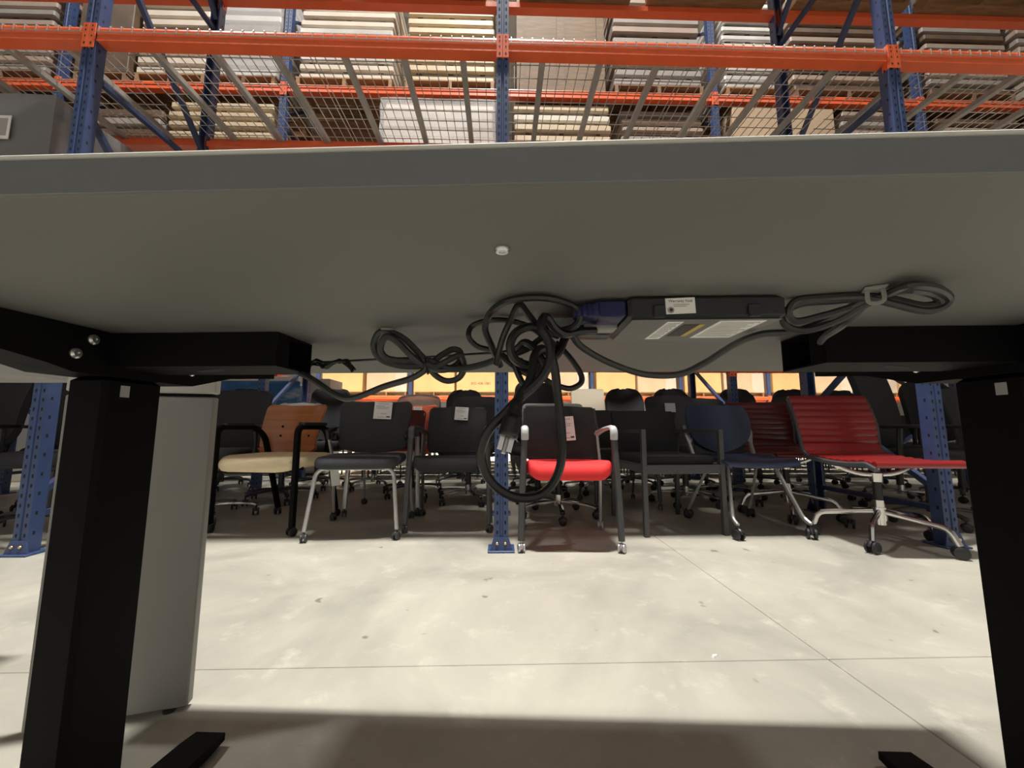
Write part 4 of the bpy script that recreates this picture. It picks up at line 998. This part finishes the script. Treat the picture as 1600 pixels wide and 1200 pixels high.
# ------------------------------------------------------------------ standing desk (local x along the front edge, y towards the far edge)
UZ = 0.8037
desk = thing('standing_desk', 'large black-legged sit-stand desk with grey top seen from below', 'desk', (0, .2155, 0), R(-3.57))
XL, XR, DY = -.80, .88, .778
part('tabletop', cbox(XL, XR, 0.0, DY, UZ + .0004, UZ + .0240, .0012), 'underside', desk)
part('edge_band', join(cbox(XL - .0006, XR + .0006, -.0016, -.0002, UZ + .0008, UZ + .0240, .0005), cbox(XL - .0006, XR + .0006, DY + .0002, DY + .0014, UZ + .0008, UZ + .0236, .0005)), 'edge', desk)
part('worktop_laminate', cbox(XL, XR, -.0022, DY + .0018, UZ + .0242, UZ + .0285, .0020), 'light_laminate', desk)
sc = part('screw', join(mv(lathe([(.0062, 0), (.0062, .0015), (.005, .0032), (.0028, .0032), (.0028, .0018)], 14), 0, 0, 0), cyl((0, 0, -.004), (0, 0, 0), .0025, 8)), 'screw', desk)
sc.location = (-.005, .080, UZ); sc.rotation_euler = (math.pi, 0, 0)
def xsec_channel(x0, x1, y0, y1, z0, z1, t=.0025):
    """box tube open at the ends"""
    o_ = [(y0, z0), (y1, z0), (y1, z1), (y0, z1)]; i_ = [(y0 + t, z0 + t), (y1 - t, z0 + t), (y1 - t, z1 - t), (y0 + t, z1 - t)]
    V = []; F = []
    for x in (x0, x1): V += [(x, a, b) for a, b in o_] + [(x, a, b) for a, b in i_]
    for k in range(4):
        l = (k + 1) % 4
        F.append((k, l, 8 + l, 8 + k)); F.append((4 + l, 4 + k, 12 + k, 12 + l)); F.append((l, k, 4 + k, 4 + l)); F.append((8 + k, 8 + l, 12 + l, 12 + k))
    return V, F
Y0, Y1 = .337, .430
CW = .062
for s, xi, xe in ((-1, -.618, -.358), (1, .706, .440)):
    xo = xi + s * CW
    cb = part('crossbar', xsec_channel(min(xi, xe), max(xi, xe), Y0, Y1, UZ - .052, UZ - .0004), 'black_steel', desk, smooth=False)
    part('end_lip', box(min(xe, xe + s * .002), max(xe, xe + s * .002), Y0 + .003, Y0 + .03, UZ - .05, UZ - .003), 'black_steel', cb, smooth=False)
    part('slot', cbox(min(xe + s * .05, xe + s * .062), max(xe + s * .05, xe + s * .062), Y0 + .018, Y0 + .036, UZ - .0525, UZ - .0515, .0002), 'hole', cb, smooth=False)
    part('slot', prism([(xe + s * .10, Y0 + .02), (xe + s * .16, Y0 + .045), (xe + s * .17, Y0 + .065), (xe + s * .115, Y0 + .05)][::(1 if s > 0 else -1)], UZ - .0525, UZ - .0515), 'hole', cb, smooth=False)
    # side bracket along the depth, tapering to both ends
    prof = [(.06, UZ - .0006), (DY - .06, UZ - .0006), (DY - .06, UZ - .022), (DY - .20, UZ - .040), (Y1 + .055, UZ - .066), (Y0 - .045, UZ - .066), (Y0 - .075, UZ - .058), (.20, UZ - .046), (.06, UZ - .022)]
    a, b = (xo - .006, xi + .002) if s < 0 else (xi - .002, xo + .006)
    p = prism(prof, a, b); p = ([(v[2], v[0], v[1]) for v in p[0]], p[1])
    br = part('side_bracket', p, 'black_steel', desk, smooth=False)
    xin = xi - s * .002
    for yy, zz in ((Y0 - .025, UZ - .016), (Y0 - .045, UZ - .040), (Y1 + .03, UZ - .016), (Y1 + .05, UZ - .040)):
        part('bolt', xf(lathe([(.0075, 0), (.0075, .002), (.005, .0045), (.0022, .0045), (.0022, .003)], 12), Matrix.Translation((xin, yy, zz)) @ Matrix.Rotation(R(-90 * s), 4, 'Y')), 'screw', br)
    # telescopic column
    c = part('column', cbox(min(xi, xo), max(xi, xo), Y0, Y1, .0405, UZ - .0665, .006), 'black_steel', desk)
    part('sticker', cbox(min(xi, xi - s * .0006), max(xi, xi - s * .0006), Y0 + .022, Y0 + .036, UZ - .096, UZ - .078, .0001), 'ink_grey', c, smooth=False)
    fx = (xi + xo) / 2
    foot = part('foot', loft([[(fx - .034 * k, yy, .012), (fx + .034 * k, yy, .012), (fx + .034 * k, yy, zt), (fx - .034 * k, yy, zt)] for yy, zt, k in ((.05, .026, .92), (.08, .030, 1), (Y0 - .03, .042, 1), (Y1 + .03, .042, 1), (.61, .030, 1), (.645, .026, .92))]), 'black_steel', desk, smooth=False)
    for yy in (.09, .60): part('glide', mv(lathe([(.016, 0), (.016, .009), (.010, .0125)], 12), fx, yy, 0), 'black_plastic', foot)
# control box
cbx = part('control_box', cbox(.126, .294, .194, .300, UZ - .0265, UZ - .0006, .004), 'box_plastic', desk)
part('base_plate', cbox(.130, .290, .197, .297, UZ - .0275, UZ - .0266, .0004), 'box_bottom', cbx, smooth=False)
for x in (.158, .258): part('screw_boss', cbox(x - .006, x + .006, .1905, .1939, UZ - .026, UZ - .012, .001), 'box_plastic', cbx)
def sub_label(x0, x1, y0, y1, m='paper'):
    return part('label', box(x0, x1, y0, y1, UZ - .0281, UZ - .0276), m, cbx, smooth=False)
sub_label(.170, .188, .203, .285)
sub_label(.193, .210, .215, .270, 'ink'); sub_label(.210, .2165, .215, .270, 'yellow')
sub_label(.226, .276, .201, .280)
part('label_print', join(*[box(.230 + .0, .272 - .004 * (k % 3), .206 + .0052 * k, .2075 + .0052 * k, UZ - .0284, UZ - .0281) for k in range(13)]), 'ink_grey', cbx, smooth=False)
part('label_print', join(*[box(.1725, .1855 - .002 * (k % 2), .208 + .0060 * k, .2100 + .0060 * k, UZ - .0284, UZ - .0281) for k in range(12)]), 'ink_grey', cbx, smooth=False)
fl_ = part('warranty_label', box(-.0158, .0158, -.0004, 0, -.0088, .0088), 'paper', cbx, smooth=False, loc=(.181, .1936, UZ - .0128))
fl_.rotation_euler = (0, R(-2), 0)
def on_label(o):
    o.parent = desk; return o
t1 = lettering('Warranty Void', .0042, 'ink', desk, (.181, .1930, UZ - .0088), FRONT, extrude=.00005)
t1.name = 'label_lettering'
part('label_print', join(*[box(.1735, .1905 - .003 * (k % 2), .1929, .1931, UZ - .0118 - .0020 * k, UZ - .0110 - .0020 * k) for k in range(2)]), 'ink_grey', desk, smooth=False)
part('label_seal', mv(xf(lathe([(.0036, 0), (.0036, .0002), (.0028, .0002), (.0028, .0001)], 18), Matrix.Rotation(R(90), 4, 'X')), .1705, .1931, UZ - .0176), 'ink_grey', desk)
part('label_seal', mv(xf(lathe([(.0019, 0), (.0019, .0004)], 12), Matrix.Rotation(R(90), 4, 'X')), .1708, .1931, UZ - .0174), 'ink', desk)
# cable clips on the underside
def clip(x, y, rz):
    c = part('cable_clip', join(cbox(-.009, .009, -.009, .009, -.003, 0, .001), tube(fillet([(-.006, 0, -.003), (-.007, 0, -.017), (.007, 0, -.017), (.006, 0, -.003)], .006, 3), .0022, 6, ry=.0009)), 'clear_clip', desk)
    c.location = (x, y, UZ - .0002); c.rotation_euler = (0, 0, R(rz))
    return c
clip(-.187, .325, 10); clip(.372, .178, -30)

# ------------------------------------------------------------------ cables
def cable(name, keys, m, label, extra=()):
    o = thing(name, label, 'cable', CABLES[keys[0]][1][0])
    inv = Matrix.Translation(-Vector(CABLES[keys[0]][1][0]))
    for k in keys:
        r, pts = CABLES[k]
        part('cord', xf(tube(spline(pts, 7), r, 8), inv), m, o)
    return o, inv
def plug_body(p0, p1, r0, r1, n=6, ribs=6):
    a, b = Vector(p0), Vector(p1); pts = []; rad = []
    N = 18
    for i in range(N + 1):
        t = i / N; pts.append(a.lerp(b, t))
        if t < .45: rr = r0 + (r1 * .8 - r0) * t / .45 + (.0008 if int(t * 22) % 2 else 0)
        else: rr = r1
        rad.append(rr if i < N else r1 * .85)
    return tube(pts, r1, 10, radii=rad)
pc, inv = cable('power_cord', ['power'], 'cable_black', 'thick black power cord hanging in a big loop with its plug dangling')
pg = part('plug', xf(plug_body(PLUG[0], PLUG[1], .0055, .0105), inv), 'cable_black', pc)
dv = (Vector(PLUG[1]) - Vector(PLUG[0])).normalized(); side = dv.cross(Vector((0, 1, 0))).normalized()
for s in (-1, 1):
    q = Vector(PLUG[1]) + side * s * .0048
    part('prong', xf(tube([q, q + dv * .014], .0024, 4, ry=.0007), inv), 'screw', pg)
part('prong', xf(cyl(Vector(PLUG[1]) + Vector((0, .004, 0)), Vector(PLUG[1]) + dv * .017 + Vector((0, .004, 0)), .0024, 8), inv), 'screw', pg)
cable('cable_loop', ['loop_a'], 'cable_black', 'black cable in the widest loop pressed against the desk underside')
cable('cable_loop', ['loop_b'], 'cable_black', 'black cable in the flat loop at the left of the tangle')
cable('cable_loop', ['loop_c'], 'cable_black', 'black cable bent in a pointed peak within the tangle')
cable('cable_loop', ['loop_e', 'loop_f'], 'cable_black', 'thick black cable coiled in a tight ring in the middle of the tangle')
cable('cable_loop', ['loop_h', 'loop_i'], 'cable_black', 'thin black cable drooping in a loop below the desk edge, right of the tangle')
cable('motor_cable', ['motor_l', 'motor_l_tail'], 'cable_grey', 'dark grey motor cable wound in a figure eight, left of the tangle')
cable('handset_cable', ['handset'] + ['bundle_%d' % k for k in range(8)], 'cable_black', 'thin black handset wire with a small tied bundle by the left crossbar')
mr, inv = cable('motor_cable', ['motor_r'], 'cable_grey', 'dark grey motor cable coiled at the right and running to the control box')
# ties
def tie(label, c, r, ax):
    c = Vector(c); ax = Vector(ax).normalized(); u = ax.cross(Vector((0, 0, 1))).normalized(); v = ax.cross(u)
    pts = [c + (u * math.cos(a) + v * math.sin(a)) * r for a in [i * math.pi / 8 for i in range(17)]]
    o = part('cable_tie', tube(pts, .0012, 5, ry=.0028), 'cable_black')
    return tag(o, label, 'cable tie')
tie('black cable tie cinching the figure-eight cable', (-.1105, .5640, .7520), .012, (1, 0, .1))
# connectors plugged into the left side of the control box
def connector(label, y0, y1, z0, z1, m, m2, x1=.1245, L=.045):
    o = thing('plug_connector', label, 'connector', desk.matrix_basis @ Vector((x1, (y0 + y1) / 2, (z0 + z1) / 2)), R(-3.57))
    w, h = (y1 - y0), (z1 - z0)
    part('housing', cbox(-L * .55, 0, -w / 2, w / 2, -h / 2, h / 2, .002), m, o)
    rings = []
    for k, f in enumerate([1, .96, .8, .86, .72, .78, .62, .66, .5]):
        x = -L * .55 - L * .45 * k / 8
        rings.append([(x, a * f, b * f) for a, b in rrect(w * .95, h * .95, .002, 2)])
    part('strain_relief', loft(rings[::-1]), m2, o)
    return o
bpy.context.view_layer.update()
connector('blue plug in the left side of the control box', .198, .238, UZ - .022, UZ - .004, 'blue_plug', 'blue_plug', L=.055)
connector('grey ribbed plug below the blue one on the control box', .240, .262, UZ - .0258, UZ - .008, 'grey_plug', 'grey_plug', L=.080)
connector('black ribbed plug at the far side of the control box', .266, .296, UZ - .026, UZ - .006, 'black_plastic', 'black_plastic', L=.092)

# ------------------------------------------------------------------ litter on the floor
ch = part('wood_chip', loft([[(-.012, -.004, .0003), (.012, -.005, .0003), (.014, .003, .0003), (-.010, .005, .0003)], [(-.010, -.003, .006), (.008, -.004, .004), (.011, .002, .003), (-.008, .003, .007)]]), 'paper')
ch.location = (0.621, 1.181, 0); ch.rotation_euler = (0, 0, .6); tag(ch, 'small white chip lying on the concrete near the floor joint', 'litter')
